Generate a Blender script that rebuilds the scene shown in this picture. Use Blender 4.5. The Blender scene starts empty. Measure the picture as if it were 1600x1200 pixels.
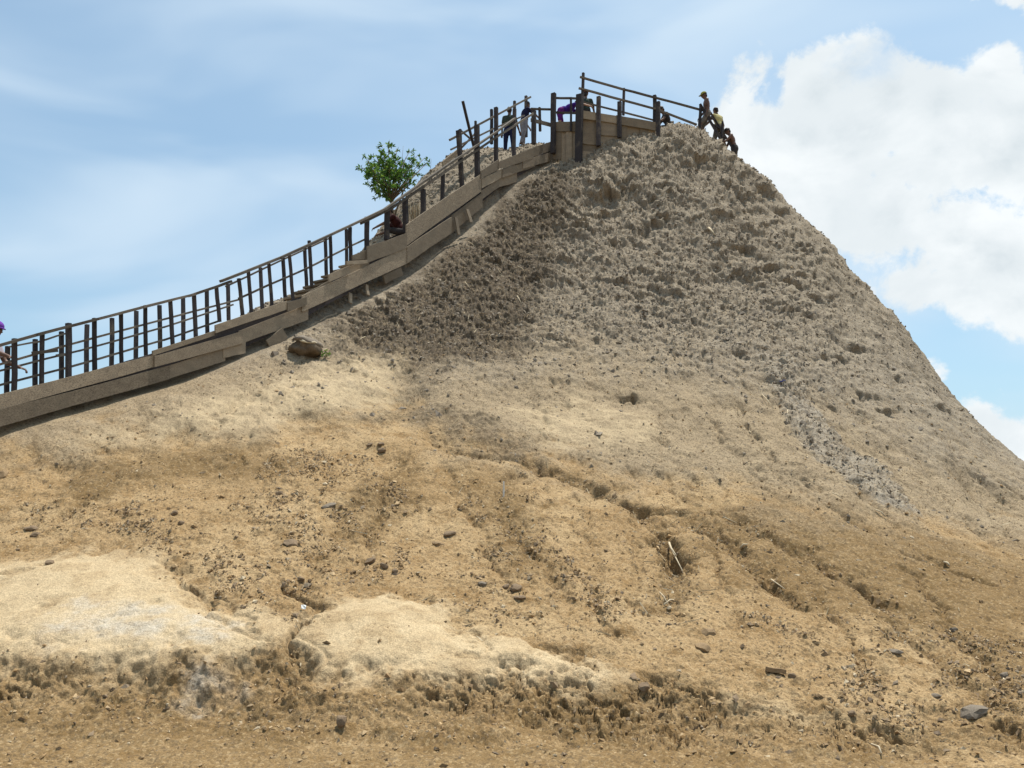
import bpy, math, random
import numpy as np
from mathutils import Vector, Matrix

random.seed(7); RNG = np.random.default_rng(11)
scene = bpy.context.scene
COL = scene.collection

# ------------------------------------------------------------------ camera
F = 1386.0; PITCH = math.radians(10.0); EYE = 1.6
CP, SP = math.cos(PITCH), math.sin(PITCH)
cam_data = bpy.data.cameras.new('camera'); cam = bpy.data.objects.new('camera', cam_data); COL.objects.link(cam)
cam.location = (0, 0, EYE); cam.rotation_euler = (math.pi/2 + PITCH, 0, 0)
cam_data.sensor_width = 36.0; cam_data.lens = F/1600*36.0; cam_data.clip_start = .1; cam_data.clip_end = 8000
scene.camera = cam

# ------------------------------------------------------------------ light
SUN_DIR = Vector((.20, .19, .945)).normalized()          # towards the sun: high, to the right and a little behind the hill
sun_data = bpy.data.lights.new('sun', 'SUN'); sun = bpy.data.objects.new('sun', sun_data); COL.objects.link(sun)
sun_data.energy = 5.0; sun_data.angle = math.radians(.5); sun_data.color = (1.0, .95, .86)
sun.rotation_euler = (-SUN_DIR).to_track_quat('-Z', 'Y').to_euler(); sun.location = (20, 10, 60)
scene.view_settings.view_transform = 'Standard'; scene.view_settings.look = 'None'
scene.view_settings.gamma = 1.0; scene.view_settings.use_curve_mapping = False
scene.view_settings.exposure = 0.22

def pixel_ray(u, v):
    a = (np.asarray(u, float)-800)/F; b = (600-np.asarray(v, float))/F
    return a, CP-b*SP, SP+b*CP
def at(u, v, y):
    dx, dy, dz = pixel_ray(u, v); t = y/dy
    return np.array([dx*t, dy*t, EYE+dz*t])

# ------------------------------------------------------------------ world: sky with clouds
world = bpy.data.worlds.new('World'); scene.world = world; world.use_nodes = True
def build_world():
    nt = world.node_tree; N = nt.nodes; L = nt.links; N.clear()
    out = N.new('ShaderNodeOutputWorld'); bg = N.new('ShaderNodeBackground'); L.new(bg.outputs[0], out.inputs[0])
    bg.inputs[1].default_value = .105
    sky = N.new('ShaderNodeTexSky'); sky.sky_type = 'NISHITA'; sky.sun_disc = False
    sky.sun_elevation = math.asin(SUN_DIR.z); sky.sun_rotation = math.atan2(SUN_DIR.x, SUN_DIR.y)
    sky.air_density = 1.0; sky.dust_density = 2.2; sky.ozone_density = 1.2; sky.altitude = 0
    tc = N.new('ShaderNodeTexCoord'); D = tc.outputs['Generated']
    def math_(op, a, b=None, c=None, clamp=False):
        n = N.new('ShaderNodeMath'); n.operation = op; n.use_clamp = clamp
        for i, x in enumerate((a, b, c)):
            if x is None: continue
            if isinstance(x, (int, float)): n.inputs[i].default_value = x
            else: L.new(x, n.inputs[i])
        return n.outputs[0]
    def noise(vec, scale, detail, rough, dist=0.0, off=(0, 0, 0), sc=(1, 1, 1)):
        m = N.new('ShaderNodeMapping'); m.inputs['Location'].default_value = off; m.inputs['Scale'].default_value = sc
        L.new(vec, m.inputs[0])
        n = N.new('ShaderNodeTexNoise'); n.inputs['Scale'].default_value = scale; n.inputs['Detail'].default_value = detail
        n.inputs['Roughness'].default_value = rough; n.inputs['Distortion'].default_value = dist
        L.new(m.outputs[0], n.inputs['Vector']); return n
    def ramp(x, lo, hi):
        n = N.new('ShaderNodeMapRange'); n.interpolation_type = 'SMOOTHSTEP'; L.new(x, n.inputs[0])
        n.inputs[1].default_value = lo; n.inputs[2].default_value = hi; return n.outputs[0]
    def mix(f, a, b):
        n = N.new('ShaderNodeMix'); n.data_type = 'RGBA'
        if isinstance(f, (int, float)): n.inputs['Factor'].default_value = f
        else: L.new(f, n.inputs['Factor'])
        for s, x in (('A', a), ('B', b)):
            idx = 6 if s == 'A' else 7
            if isinstance(x, tuple): n.inputs[idx].default_value = x
            else: L.new(x, n.inputs[idx])
        return n.outputs[2]
    # cumulus: soft lumps at directions in the sky, broken up by noise
    lumps = [(1150, 205, 48), (1170, 225, 70), (1235, 235, 85), (1275, 145, 56), (1325, 108, 56), (1395, 142, 68), (1470, 165, 70), (1555, 112, 52), (1600, 165, 80),
             (1350, 215, 85), (1460, 240, 100), (1570, 250, 110), (1310, 330, 85), (1400, 350, 110), (1500, 380, 110), (1590, 400, 110),
             (1420, 445, 70), (1520, 455, 70), (1610, 470, 80), (1260, 300, 80), (1200, 300, 70), (1455, 590, 26), (1535, 650, 44), (1590, 690, 60), (1660, 640, 60), (1590, -12, 34), (1530, -16, 16),
             (1720, 200, 150), (1780, 400, 150), (1900, 150, 150), (1950, 350, 140), (2000, 620, 90), (2150, 300, 150), (-500, 250, 140), (-650, 330, 160), (-560, 120, 90), (-330, 620, 60)]
    acc = None
    for (u, v, r) in lumps:
        dx, dy, dz = pixel_ray(u, v); d = Vector((float(dx), float(dy), float(dz))).normalized()
        dn = N.new('ShaderNodeVectorMath'); dn.operation = 'DISTANCE'; L.new(D, dn.inputs[0]); dn.inputs[1].default_value = d
        ang = r/F/(1+((u-800)/F)**2)**.5
        f = math_('MULTIPLY_ADD', dn.outputs['Value'], -1/ang, 1.0) if r >= 50 else math_('MULTIPLY_ADD', dn.outputs['Value'], -.42/ang, .62)   # small ones fray out
        if acc is None: acc = f
        else: acc = math_('SMOOTH_MAX', acc, f, .25)
    n1 = noise(D, 9.0, 9, .60, .25)
    n2 = noise(D, 26.0, 7, .62, .3, (3, 1, 7))
    dens = math_('ADD', acc, math_('MULTIPLY_ADD', n1.outputs[0], 2.6, -1.32))
    dens = math_('ADD', dens, math_('MULTIPLY_ADD', n2.outputs[0], 1.0, -.5))
    cum = ramp(dens, .0, .34)
    # thin parts inside the cumulus
    holes = noise(D, 7.0, 6, .55, .2, (9.1, 4.7, 2.2))
    cum = math_('MULTIPLY', cum, math_('MULTIPLY_ADD', ramp(holes.outputs[0], .60, .74), -.55, 1.0))
    # lit tops and greyer cores
    sh1 = noise(D, 6.5, 7, .55, .3, (1.7, 8.2, .4), (1, 1, 1.6))
    shade = ramp(sh1.outputs[0], .32, .60)
    core = ramp(dens, .5, 2.0)
    shade = math_('MULTIPLY', shade, math_('MULTIPLY_ADD', core, .60, .40))
    cloud_col = mix(shade, (7.9, 8.25, 8.4, 1), (4.7, 5.45, 5.9, 1))
    # high thin veil
    c1 = noise(D, 2.3, 3.5, .5, .5, (.3, .9, .2), (1.0, 1.0, 3.2))
    c2 = noise(D, 1.3, 3, .5, 0, (5, 2, 1), (1.0, 1.0, 2.0))
    veil = math_('MULTIPLY', ramp(c1.outputs[0], .36, .74), .70)
    veil = math_('ADD', veil, math_('MULTIPLY', ramp(c2.outputs[0], .35, .7), .12), clamp=True)
    hs = N.new('ShaderNodeHueSaturation'); hs.inputs['Saturation'].default_value = .92; hs.inputs['Value'].default_value = 1.32
    L.new(sky.outputs[0], hs.inputs['Color'])
    tint = mix(1.0, hs.outputs[0], (.80, 1.03, 1.04, 1)); tint.node.blend_type = 'MULTIPLY'
    base = mix(math_('ADD', veil, .14), tint, (5.6, 6.8, 7.9, 1))
    L.new(mix(cum, base, cloud_col), bg.inputs[0])
build_world()

# ------------------------------------------------------------------ noise in numpy
def hash2(ix, iy, seed):
    h = (ix.astype(np.int64)*374761393 + iy.astype(np.int64)*668265263 + seed*974711) & 0xFFFFFFFF
    h = ((h ^ (h >> 13))*1274126177) & 0xFFFFFFFF
    h = ((h ^ (h >> 16))*2246822519) & 0xFFFFFFFF
    return ((h ^ (h >> 15)) & 0xFFFFFF)/float(0x1000000)
def vnoise(x, y, seed=0):
    ix = np.floor(x); iy = np.floor(y); fx = x-ix; fy = y-iy
    fx = fx*fx*fx*(fx*(fx*6-15)+10); fy = fy*fy*fy*(fy*(fy*6-15)+10)
    a = hash2(ix, iy, seed); b = hash2(ix+1, iy, seed); c = hash2(ix, iy+1, seed); d = hash2(ix+1, iy+1, seed)
    return (a+(b-a)*fx)*(1-fy) + (c+(d-c)*fx)*fy
def fbm(x, y, oct=4, seed=0, gain=.5, ridged=False):
    s = 0; a = 1; t = 0
    for o in range(oct):
        ca, sa = math.cos(o*1.1), math.sin(o*1.1)
        n = vnoise((x*ca-y*sa)*2**o+17.3*o, (x*sa+y*ca)*2**o-9.1*o, seed+o)
        if ridged: n = 1-np.abs(2*n-1)
        s = s+a*n; t += a; a *= gain
    return s/t
def worley(x, y, seed):
    ix = np.floor(x); iy = np.floor(y)
    f1 = np.full(x.shape, 9.); f2 = np.full(x.shape, 9.); rx = np.zeros_like(x); ry = np.zeros_like(x); cid = np.zeros_like(x)
    for j in (-1, 0, 1):
        for i in (-1, 0, 1):
            cx = ix+i; cy = iy+j
            dx = cx+hash2(cx, cy, seed)-x; dy = cy+hash2(cx, cy, seed+1)-y; d = dx*dx+dy*dy
            m = d < f1
            f2 = np.where(m, f1, np.minimum(f2, d)); f1 = np.where(m, d, f1)
            rx = np.where(m, -dx, rx); ry = np.where(m, -dy, ry); cid = np.where(m, hash2(cx, cy, seed+2), cid)
    return np.sqrt(f1), np.sqrt(f2), rx, ry, cid
def sstep(x, a, b):
    t = np.clip((x-a)/(b-a), 0, 1); return t*t*(3-2*t)

# ------------------------------------------------------------------ the hill: smooth base form
A0 = np.array([-7.6, 13.0]); A1 = np.array([1.3, 27.5]); AD = (A1-A0)/np.hypot(*(A1-A0)); AN = np.array([-AD[1], AD[0]])
def stair(u, v, off=0.0):
    """point seen at (u, v) on the upright plane of the stairway's near side (off metres behind it)"""
    dx, dy, dz = pixel_ray(u, v); o = A0+AN*off
    t, s = np.linalg.solve(np.array([[dx, -AD[0]], [dy, -AD[1]]]), o)
    return np.array([dx*t, dy*t, EYE+dz*t])
def control_points():
    C = []
    for u, v, b1, b2 in [(0, 668, .1, -.6), (100, 645, .1, -.6), (200, 618, .1, -.5), (290, 592, .1, -.3), (380, 555, .15, .0), (480, 510, .3, .35), (560, 470, .25, .35),
                         (635, 430, .35, .2), (690, 390, .5, .45), (740, 348, .8, .85), (790, 300, .9, 1.5), (850, 268, .8, 1.4)]:
        p = stair(u, v); C.append(p)
        C.append([p[0]+AN[0]*1.3, p[1]+AN[1]*1.3, p[2]+b1]); C.append([p[0]+AN[0]*2.6, p[1]+AN[1]*2.6, p[2]+b2])
        C.append([p[0]+AN[0]*5.5, p[1]+AN[1]*5.5, p[2]-2.4])
    for u, v, y in [
        (900, 262, 26.2), (980, 215, 26.8), (1060, 200, 27.0), (1110, 215, 27.2), (860, 360, 23.6), (980, 360, 23.6), (1100, 360, 24.0), (1180, 340, 25.2),
        (840, 480, 20.4), (980, 480, 20.6), (1120, 480, 21.0), (1260, 480, 22.3), (1340, 470, 23.6),
        (700, 480, 20.0), (640, 560, 17.6), (800, 600, 17.3), (980, 620, 17.0), (1140, 620, 17.4), (1300, 620, 18.4), (1430, 625, 19.6),
        (500, 600, 16.2), (400, 640, 14.9), (250, 680, 13.9), (80, 720, 13.0),
        (620, 648, 15.3), (680, 700, 14.0), (800, 690, 14.6), (980, 740, 14.0), (1140, 740, 14.0), (1300, 740, 14.6), (1460, 772, 15.5), (1560, 805, 16.2),
        (100, 800, 11.4), (300, 790, 11.6), (480, 780, 12.0), (640, 780, 12.3), (700, 850, 11.2), (850, 850, 11.2), (1000, 860, 11.2), (1200, 860, 11.3), (1400, 860, 11.8), (1580, 870, 12.8),
        (100, 900, 9.9), (300, 920, 9.6), (500, 920, 9.7), (680, 940, 9.6), (900, 960, 9.5), (1100, 960, 9.4), (1300, 980, 9.4), (1550, 980, 9.9),
        (60, 1020, 8.5), (250, 1020, 8.5), (450, 1010, 8.55), (700, 1040, 8.4), (950, 1060, 8.25), (1150, 1080, 8.1), (1350, 1100, 8.0), (1600, 1110, 8.0),
        (1700, 925, 12.0), (1800, 1000, 9.5), (1750, 860, 15.0), (-150, 760, 12.5), (-150, 900, 10), (-150, 1020, 8.5)]:
        C.append(at(u, v, y))
    for u, v, y in [(1145, 238, 27.6), (1200, 282, 27.4), (1250, 335, 27.2), (1300, 388, 26.8), (1345, 440, 26.3), (1390, 495, 25.7), (1430, 548, 25.3),
                    (1475, 612, 24.8), (1520, 680, 24.3), (1560, 736, 23.8), (1600, 785, 23.4), (1680, 850, 22.5), (1800, 900, 21)]:
        p = at(u, v, y-.3); C.append(p); k = .5 if v < 300 else 1
        C.append(p+np.array([1.2, 2.6, -1.8*k])); C.append(p+np.array([2.6, 6.5, -4.0*(1 if p[2] > 8 else .6)*k]))
    for u, v, y in [(800, 233, 27.2), (835, 216, 28.0), (775, 242, 26.7)]: C.append(at(u, v, y))
    for p in [(2.2, 29.5, 14.7), (4.3, 29.5, 14.6), (6, 30, 14.3), (4.3, 33, 12.6), (0, 32, 11.5), (8, 34, 9.5), (4.3, 38, 7), (-4, 34, 6), (12, 38, 3.5), (4, 46, 1.5),
              (-8, 38, 1.5), (-10, 28, 1.5), (-12, 22, .8), (20, 40, .5), (22, 30, .3), (20, 22, .5), (16, 46, 0), (-12, 12.5, 1.2), (-13, 17, .5), (-11, 9, .6)]:
        C.append(p)
    return np.array(C, float)
CTRL = control_points()
def fit():
    X = CTRL[:, :2]; n = len(X); Dm = ((X[:, None]-X[None])**2).sum(-1); K = .5*Dm*np.log(Dm+1e-12)
    Pm = np.c_[np.ones(n), X]; A = np.zeros((n+3, n+3)); A[:n, :n] = K+.6*np.eye(n); A[:n, n:] = Pm; A[n:, :n] = Pm.T
    return np.linalg.solve(A, np.r_[CTRL[:, 2], 0, 0, 0])
WTS = fit()
def tps(x, y):
    n = len(CTRL); r = WTS[n]+WTS[n+1]*x+WTS[n+2]*y
    for i in range(n):
        Dm = (x-CTRL[i, 0])**2+(y-CTRL[i, 1])**2
        r = r+(WTS[i]*.5)*Dm*np.log(Dm+1e-12)
    return r
BANK = np.array([at(u, v, y)[:2] for u, v, y in [(-400, 1090, 8.0), (0, 1090, 7.95), (150, 1100, 7.9), (300, 1105, 7.9), (450, 1100, 7.9), (550, 1130, 7.75), (640, 1140, 7.7), (760, 1130, 7.7),
                 (900, 1120, 7.75), (1000, 1140, 7.6), (1100, 1160, 7.5), (1250, 1180, 7.35), (1400, 1182, 7.35), (1600, 1180, 7.4), (1900, 1180, 7.4)]])
def base_z(x, y):
    x = np.asarray(x, float); y = np.asarray(y, float)
    rr = np.hypot(x-3, y-27)
    z = tps(x, y)*(1-sstep(rr, 24, 31))
    z = .5*(z+np.sqrt(z*z+.02))                                   # settle into the flat ground
    yb = np.interp(x, BANK[:, 0], BANK[:, 1])
    s = sstep(y-yb, -.15, .65)
    front = y < yb+2
    foot = .46*np.clip((y-yb+1.6)/1.6, 0, 1)
    zf = z*(foot+(1-foot)*s)
    z = np.where(front, zf, z)
    lim = np.clip(y-4.5, 0, 1)                                     # level ground where the viewer stands
    return z*np.where(y < 6, lim, 1)
def hit(u, v, near=5.5, far=34.0):
    """first point of the base form seen at (u, v)"""
    dx, dy, dz = pixel_ray(u, v); t = np.linspace(near, far, 900)
    h = EYE+dz*t-base_z(dx*t, dy*t)
    i = int(np.argmax(h < 0))
    if h[i] >= 0: i = int(np.argmin(h))
    return np.array([dx*t[i], dy*t[i]])
def hits(pts): return np.array([hit(*p) for p in pts])

# ------------------------------------------------------------------ fan shaped grid, dense on the side of the hill one can see
OC = np.array([0.0, -1.5])
def make_grid():
    dense = np.radians(np.linspace(-38, 40, 1060)); step = 4.5
    rest = np.radians(np.arange(40+step, 322-step/2, step))
    az = np.r_[dense, rest]
    rs = np.linspace(7.0, 33.5, 3000); m = 0
    for a in np.radians([-24, -10, 2, 8, 14, 20]):
        z = base_z(OC[0]+rs*np.sin(a), OC[1]+rs*np.cos(a))
        sl = np.gradient(z, rs); m = m+np.sqrt(1+sl*sl)*np.clip((sl-(z-EYE)/rs)/np.sqrt(1+sl*sl)*1.6+.25, .12, 1.2)/rs
    cum = np.cumsum(m); cum = (cum-cum[0])/(cum[-1]-cum[0])
    mid = np.interp(np.linspace(0, 1, 800), cum, rs)
    r = np.r_[[.05, 1, 2, 3, 4, 4.8, 5.5, 6.0, 6.4, 6.7], mid, np.linspace(34, 60, 40), 70, 85, 110, 160, 260, 500, 1000, 2000, 4000]
    return az, r
AZ, RR = make_grid()
na, nr = len(AZ), len(RR)
X = OC[0]+np.outer(RR, np.sin(AZ)); Y = OC[1]+np.outer(RR, np.cos(AZ))
Z = base_z(X, Y)
def grid_normals(X, Y, Z):
    P = np.stack([X, Y, Z], -1)
    da = np.empty_like(P); da[:, 1:-1] = P[:, 2:]-P[:, :-2]; da[:, 0] = P[:, 1]-P[:, -1]; da[:, -1] = P[:, 0]-P[:, -2]
    dr = np.gradient(P, axis=0)
    n = np.cross(da, dr); n /= np.linalg.norm(n, axis=-1, keepdims=True)+1e-12
    return np.where(n[..., 2:] < 0, -n, n)
NRM = grid_normals(X, Y, Z)
DX = NRM[..., 0].copy(); DY = NRM[..., 1].copy(); SLOPE = np.hypot(DX, DY); DX /= SLOPE+1e-9; DY /= SLOPE+1e-9   # downhill

# ---- where the different soils lie (world positions)
def line_mask(pts, width, jitter):
    q = hits(pts); o = np.argsort(q[:, 0]); q = q[o]
    yb = np.interp(X, q[:, 0], q[:, 1])
    return sstep(Y-yb+jitter, -width, width)
def seg_dist(px, py, poly, closed=False):
    d = np.full(px.shape, 1e9); tt = np.zeros(px.shape); n = len(poly)
    for i in range(n if closed else n-1):
        a = poly[i]; b = poly[(i+1) % n]; e = b-a; L2 = e@e+1e-12
        t = np.clip(((px-a[0])*e[0]+(py-a[1])*e[1])/L2, 0, 1)
        dd = np.hypot(px-a[0]-t*e[0], py-a[1]-t*e[1]); m = dd < d
        d = np.where(m, dd, d); tt = np.where(m, (i+t)/(n-1 if not closed else n), tt)
    return d, tt
def poly_sd(px, py, poly):
    d, _ = seg_dist(px, py, poly, True); ins = np.zeros(px.shape, bool); n = len(poly)
    for i in range(n):
        a = poly[i]; b = poly[(i+1) % n]
        c = ((a[1] > py) != (b[1] > py)) & (px < (b[0]-a[0])*(py-a[1])/(b[1]-a[1]+1e-12)+a[0]); ins ^= c
    return np.where(ins, d, -d)
def local(poly, pad):
    lo = poly.min(0)-pad; hi = poly.max(0)+pad
    return (X > lo[0]) & (X < hi[0]) & (Y > lo[1]) & (Y < hi[1])
NB = fbm(X*.9, Y*.9, 4, 3)-.5
NM = fbm(X*3.1, Y*3.1, 4, 21)-.5
NS = fbm(X*11, Y*11, 3, 31)-.5
def patch(pts, soft, jit=.5):
    q = hits(pts); m = local(q, soft*2+1.0); out = np.zeros_like(X)
    out[m] = sstep(poly_sd(X[m], Y[m], q)+(NM[m]*jit+NB[m]*jit*.6+NS[m]*min(jit, .6)*.6), -soft, soft); return out

GREY = line_mask([(-100, 705), (0, 705), (200, 688), (330, 690), (400, 692), (480, 662), (620, 640), (680, 680), (760, 700), (830, 718), (950, 748), (1100, 765), (1300, 805), (1450, 835), (1600, 850), (1700, 850)], 1.1, NB*3.2+NM*1.8+NS*1.2+.9*(fbm(X*.5+3, Y*.5, 3, 8)-.5)*sstep(X, 0, 3))
UPPER = line_mask([(-100, 640), (0, 640), (300, 570), (520, 540), (640, 560), (760, 560), (900, 540), (1000, 560), (1150, 590), (1300, 640), (1450, 690), (1600, 740), (1700, 760)], 1.9, NB*2.6+NM*1.6+NS)
DEBRIS = patch([(520, 500), (640, 440), (740, 360), (800, 300), (880, 268), (900, 300), (880, 360), (860, 420), (840, 500), (800, 560), (700, 560), (640, 600), (610, 560), (540, 560)], .45, 1.0)
DEBRIS = np.maximum(DEBRIS, .55*patch([(630, 600), (660, 600), (665, 630), (760, 660), (830, 690), (850, 715), (760, 705), (690, 680), (640, 655), (560, 660), (480, 668), (600, 640)], .3, .8))
PALE = np.maximum(patch([(-60, 895), (60, 872), (130, 860), (240, 872), (310, 935), (330, 962), (420, 1000), (430, 1020), (300, 1035), (150, 1045), (-60, 1050)], .2, .5),
                  patch([(455, 1012), (490, 960), (530, 935), (600, 935), (690, 948), (730, 985), (800, 1000), (900, 1010), (965, 1055), (930, 1072), (820, 1070), (700, 1062), (560, 1055)], .17, .5))
PALE = np.maximum(PALE, .75*patch([(330, 965), (400, 950), (460, 985), (440, 1005), (380, 990)], .1, .2))
PALE = np.maximum(PALE, .8*patch([(140, 690), (260, 660), (420, 600), (560, 560), (630, 560), (620, 630), (480, 655), (390, 680), (300, 680)], .5, .8))
PALE = np.maximum(PALE, .65*patch([(790, 640), (900, 620), (1000, 640), (1040, 690), (950, 700), (850, 690)], .4, .8))
PALE = np.maximum(PALE, .45*patch([(1080, 1075), (1200, 1095), (1350, 1120), (1250, 1130), (1100, 1100)], .1, .3))
SALT = np.maximum(patch([(60, 985), (120, 955), (250, 950), (340, 985), (330, 1005), (200, 1000), (90, 1010)], .22, .6), .8*patch([(290, 1050), (380, 1060), (350, 1085), (300, 1120), (290, 1090)], .15, .4))
BROWN = patch([(80, 760), (180, 715), (300, 690), (410, 690), (440, 730), (370, 760), (300, 745), (220, 760), (120, 790)], .35, 1.0)
BROWN = np.maximum(BROWN, .8*patch([(560, 760), (640, 700), (660, 780), (600, 850), (540, 850)], .3, .7))
BROWN = np.maximum(BROWN, .7*patch([(700, 740), (780, 740), (850, 800), (860, 900), (800, 900), (760, 820)], .25, .6))
BROWN = np.maximum(BROWN, .8*patch([(-100, 1085), (200, 1100), (420, 1130), (500, 1180), (300, 1230), (-100, 1230)], .3, .8))
BROWN = np.maximum(BROWN, .75*patch([(880, 1085), (960, 1085), (1000, 1110), (960, 1160), (880, 1150), (800, 1110)], .2, .6))
BROWN = np.maximum(BROWN, .95*patch([(1080, 770), (1300, 800), (1500, 850), (1700, 860), (1700, 1090), (1500, 1060), (1400, 980), (1200, 930)], .6, 1.6))
BROWN = np.maximum(BROWN, .85*patch([(-100, 1150), (400, 1155), (900, 1165), (1300, 1185), (1700, 1190), (1700, 1260), (-100, 1260)], .25, .6))
GRAVEL = np.maximum.reduce([patch(p, .25, .8) for p in (
    [(380, 800), (480, 780), (620, 780), (640, 860), (600, 900), (500, 890), (420, 860)],
    [(740, 760), (830, 790), (890, 880), (900, 960), (800, 930), (750, 860)],
    [(240, 780), (420, 830), (520, 900), (480, 960), (330, 940), (240, 870)],
    [(640, 900), (900, 890), (960, 960), (860, 990), (700, 950)],
    [(1200, 960), (1400, 980), (1600, 1000), (1600, 1120), (1350, 1110), (1180, 1060)],
    [(440, 700), (560, 690), (600, 740), (500, 790), (300, 800), (40, 800), (60, 830), (320, 830)])])
FLAKE = patch([(1180, 560), (1230, 560), (1290, 660), (1380, 740), (1440, 800), (1380, 795), (1310, 740), (1240, 680)], .12, .35)
SALT = np.maximum(SALT, .38*FLAKE*sstep(NM, -.2, .15))
ROUGHBANK = np.zeros_like(X)
ybank = np.interp(X, BANK[:, 0], BANK[:, 1])
ROUGHBANK = sstep(Y-ybank+NB*.8, -.75, -.1)*(1-sstep(Y-ybank+NM*.9+NB*.6, .35, .85))*sstep(Y, 6.2, 7.0)*(1-sstep(np.abs(X), 14, 17))
SEEN = 1-sstep(RR[:, None]*np.ones_like(X), 45, 60)
DISP = np.zeros_like(X)

# ---- gullies and cracks
GULLIES = [([(650, 662), (720, 700), (830, 722), (900, 745), (990, 790), (1030, 830), (1055, 870), (1060, 905), (1045, 945), (1075, 985)], .16, .16),
           ([(900, 738), (980, 782), (1060, 802), (1130, 842), (1200, 897), (1240, 940), (1290, 962)], .13, .13),
           ([(1120, 800), (1180, 830), (1260, 862), (1330, 912), (1400, 952), (1450, 965)], .14, .12),
           ([(1400, 860), (1480, 888), (1560, 917)], .07, .09),
           ([(238, 868), (300, 928), (322, 962), (380, 988), (430, 1012)], .045, .07),
           ([(425, 905), (470, 935), (492, 965), (462, 1000), (440, 1018), (450, 1040)], .055, .13),
           ([(315, 692), (345, 657), (430, 587), (500, 545)], .09, .07),
           ([(832, 725), (790, 760), (778, 785), (800, 830), (850, 890), (900, 960)], .10, .07),
           ([(650, 935), (690, 962), (705, 1010)], .06, .035), ([(705, 950), (740, 992), (765, 1040), (830, 1050)], .06, .035),
           ([(1030, 640), (1036, 690), (1075, 745), (1130, 800)], .07, .05),
           ([(1150, 660), (1200, 720), (1280, 790), (1400, 850)], .08, .05),
           ([(1300, 600), (1370, 690), (1450, 770), (1560, 850)], .09, .07),
           ([(1380, 560), (1440, 650), (1520, 740), (1600, 800)], .10, .09),
           ([(560, 770), (520, 840), (480, 900), (470, 935)], .12, .05),
           ([(1300, 870), (1360, 930), (1420, 1000), (1500, 1060), (1600, 1130)], .10, .07),
           ([(700, 560), (660, 610), (640, 650)], .12, .06),
           ([(1200, 905), (1215, 912)], .09, .16), ([(1048, 850), (1058, 872)], .08, .13),
           ([(1540, 1135), (1570, 1150), (1600, 1172)], .10, .12),
           ([(1370, 1130), (1410, 1150), (1470, 1165)], .07, .12)]
GULLIES += [([(150, 1005), (185, 965), (235, 952)], .03, .03), ([(180, 1000), (120, 1012), (60, 1012)], .03, .03), ([(470, 995), (520, 1030), (580, 1052), (600, 1082)], .03, .022), ([(330, 925), (360, 965), (420, 1000)], .03, .04), ([(640, 690), (606, 760), (575, 850), (560, 920)], .05, .05),
            ([(690, 700), (720, 780), (760, 860), (790, 930)], .05, .05), ([(900, 790), (930, 860), (940, 940), (960, 1020)], .05, .05), ([(980, 800), (1000, 880), (990, 960)], .045, .05), ([(1110, 850), (1130, 920), (1170, 990)], .05, .06), ([(1250, 880), (1290, 950), (1350, 1030), (1400, 1090)], .05, .06),
            ([(1420, 880), (1470, 960), (1540, 1040), (1600, 1090)], .06, .07), ([(830, 610), (850, 660), (840, 710)], .05, .04), ([(420, 700), (440, 740), (380, 780)], .05, .05), ([(200, 720), (150, 780), (60, 830)], .05, .05), ([(1480, 700), (1540, 790), (1600, 860)], .06, .07), ([(1250, 660), (1330, 760), (1430, 850)], .05, .06),
            ([(1100, 640), (1160, 720), (1260, 810)], .05, .05), ([(1200, 610), (1290, 720), (1400, 810)], .05, .05), ([(1420, 700), (1500, 800), (1590, 880)], .05, .06), ([(1000, 690), (1050, 760), (1150, 830)], .05, .05), ([(250, 650), (180, 690), (80, 740)], .05, .05), ([(470, 600), (420, 650), (380, 690)], .06, .05)]
GULL = np.zeros_like(X); UPPER = np.maximum(UPPER, FLAKE*.95)
for pts, wdt, dep in GULLIES:
    q = hits(pts); m = local(q, .8)
    d, t = seg_dist(X[m]+NM[m]*.34+NS[m]*.14, Y[m]+NM[m]*.26-NS[m]*.12, q)
    w2 = wdt*(.45+1.2*fbm(X[m]*2.3, Y[m]*2.3, 2, 77)); prof = .6*np.clip(1-d/(w2*1.15), 0, 1)**.8+.4*np.exp(-(d/(w2*1.6))**2)
    ends = sstep(t, 0, .12)*(1-sstep(t, .88, 1.0)) if len(pts) > 2 else 1
    k = prof*ends*(.6+.7*vnoise(X[m]*3, Y[m]*3, 5))
    DISP[m] -= 1.0*dep*k; GULL[m] = np.maximum(GULL[m], np.clip(k*dep*9, 0, 1))
# rills running down the fall line
CX, CY = 4.3, 30.0
TH = np.arctan2(Y-CY, X-CX); RC = np.hypot(X-CX, Y-CY)
LOWER = (1-UPPER)*SEEN
rightside = sstep(X, 0, 5)
rill = fbm(TH*17+NB*1.6+NM*.25, RC*.20+NB*.8, 4, 41, .55, True)
rill2 = fbm(TH*60+NB*2.0+NM*.6, RC*.40+NM*.3, 3, 43, .55, True)
onhill = sstep(Z, .6, 2.0)*(1-PALE)*SEEN
DISP -= onhill*((.05+.07*rightside)*sstep(rill, .80, .97)+(.02+.025*rightside)*sstep(rill2, .80, .96))*(1-.5*UPPER)
DISP += .34*NB*sstep(Z, .8, 2.5)*SEEN
DISP += .02*PALE
for lobe in ([(-60, 895), (60, 872), (130, 860), (240, 872), (310, 935), (330, 962), (420, 1000), (430, 1020), (300, 1035), (150, 1045), (-60, 1050)], [(455, 1012), (490, 960), (530, 935), (600, 935), (690, 948), (730, 985), (800, 1000), (900, 1010), (965, 1055), (930, 1072), (820, 1070), (700, 1062), (560, 1055)], [(330, 965), (400, 950), (460, 985), (440, 1005), (380, 990)]):
    q = hits(lobe); m = local(q, 1.0); DISP[m] += .07*sstep(poly_sd(X[m], Y[m], q)+NM[m]*.3, -.25, .75)
DISP += .055*NM*SEEN*(1-.7*PALE)*sstep(Y, 5, 8)
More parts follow.
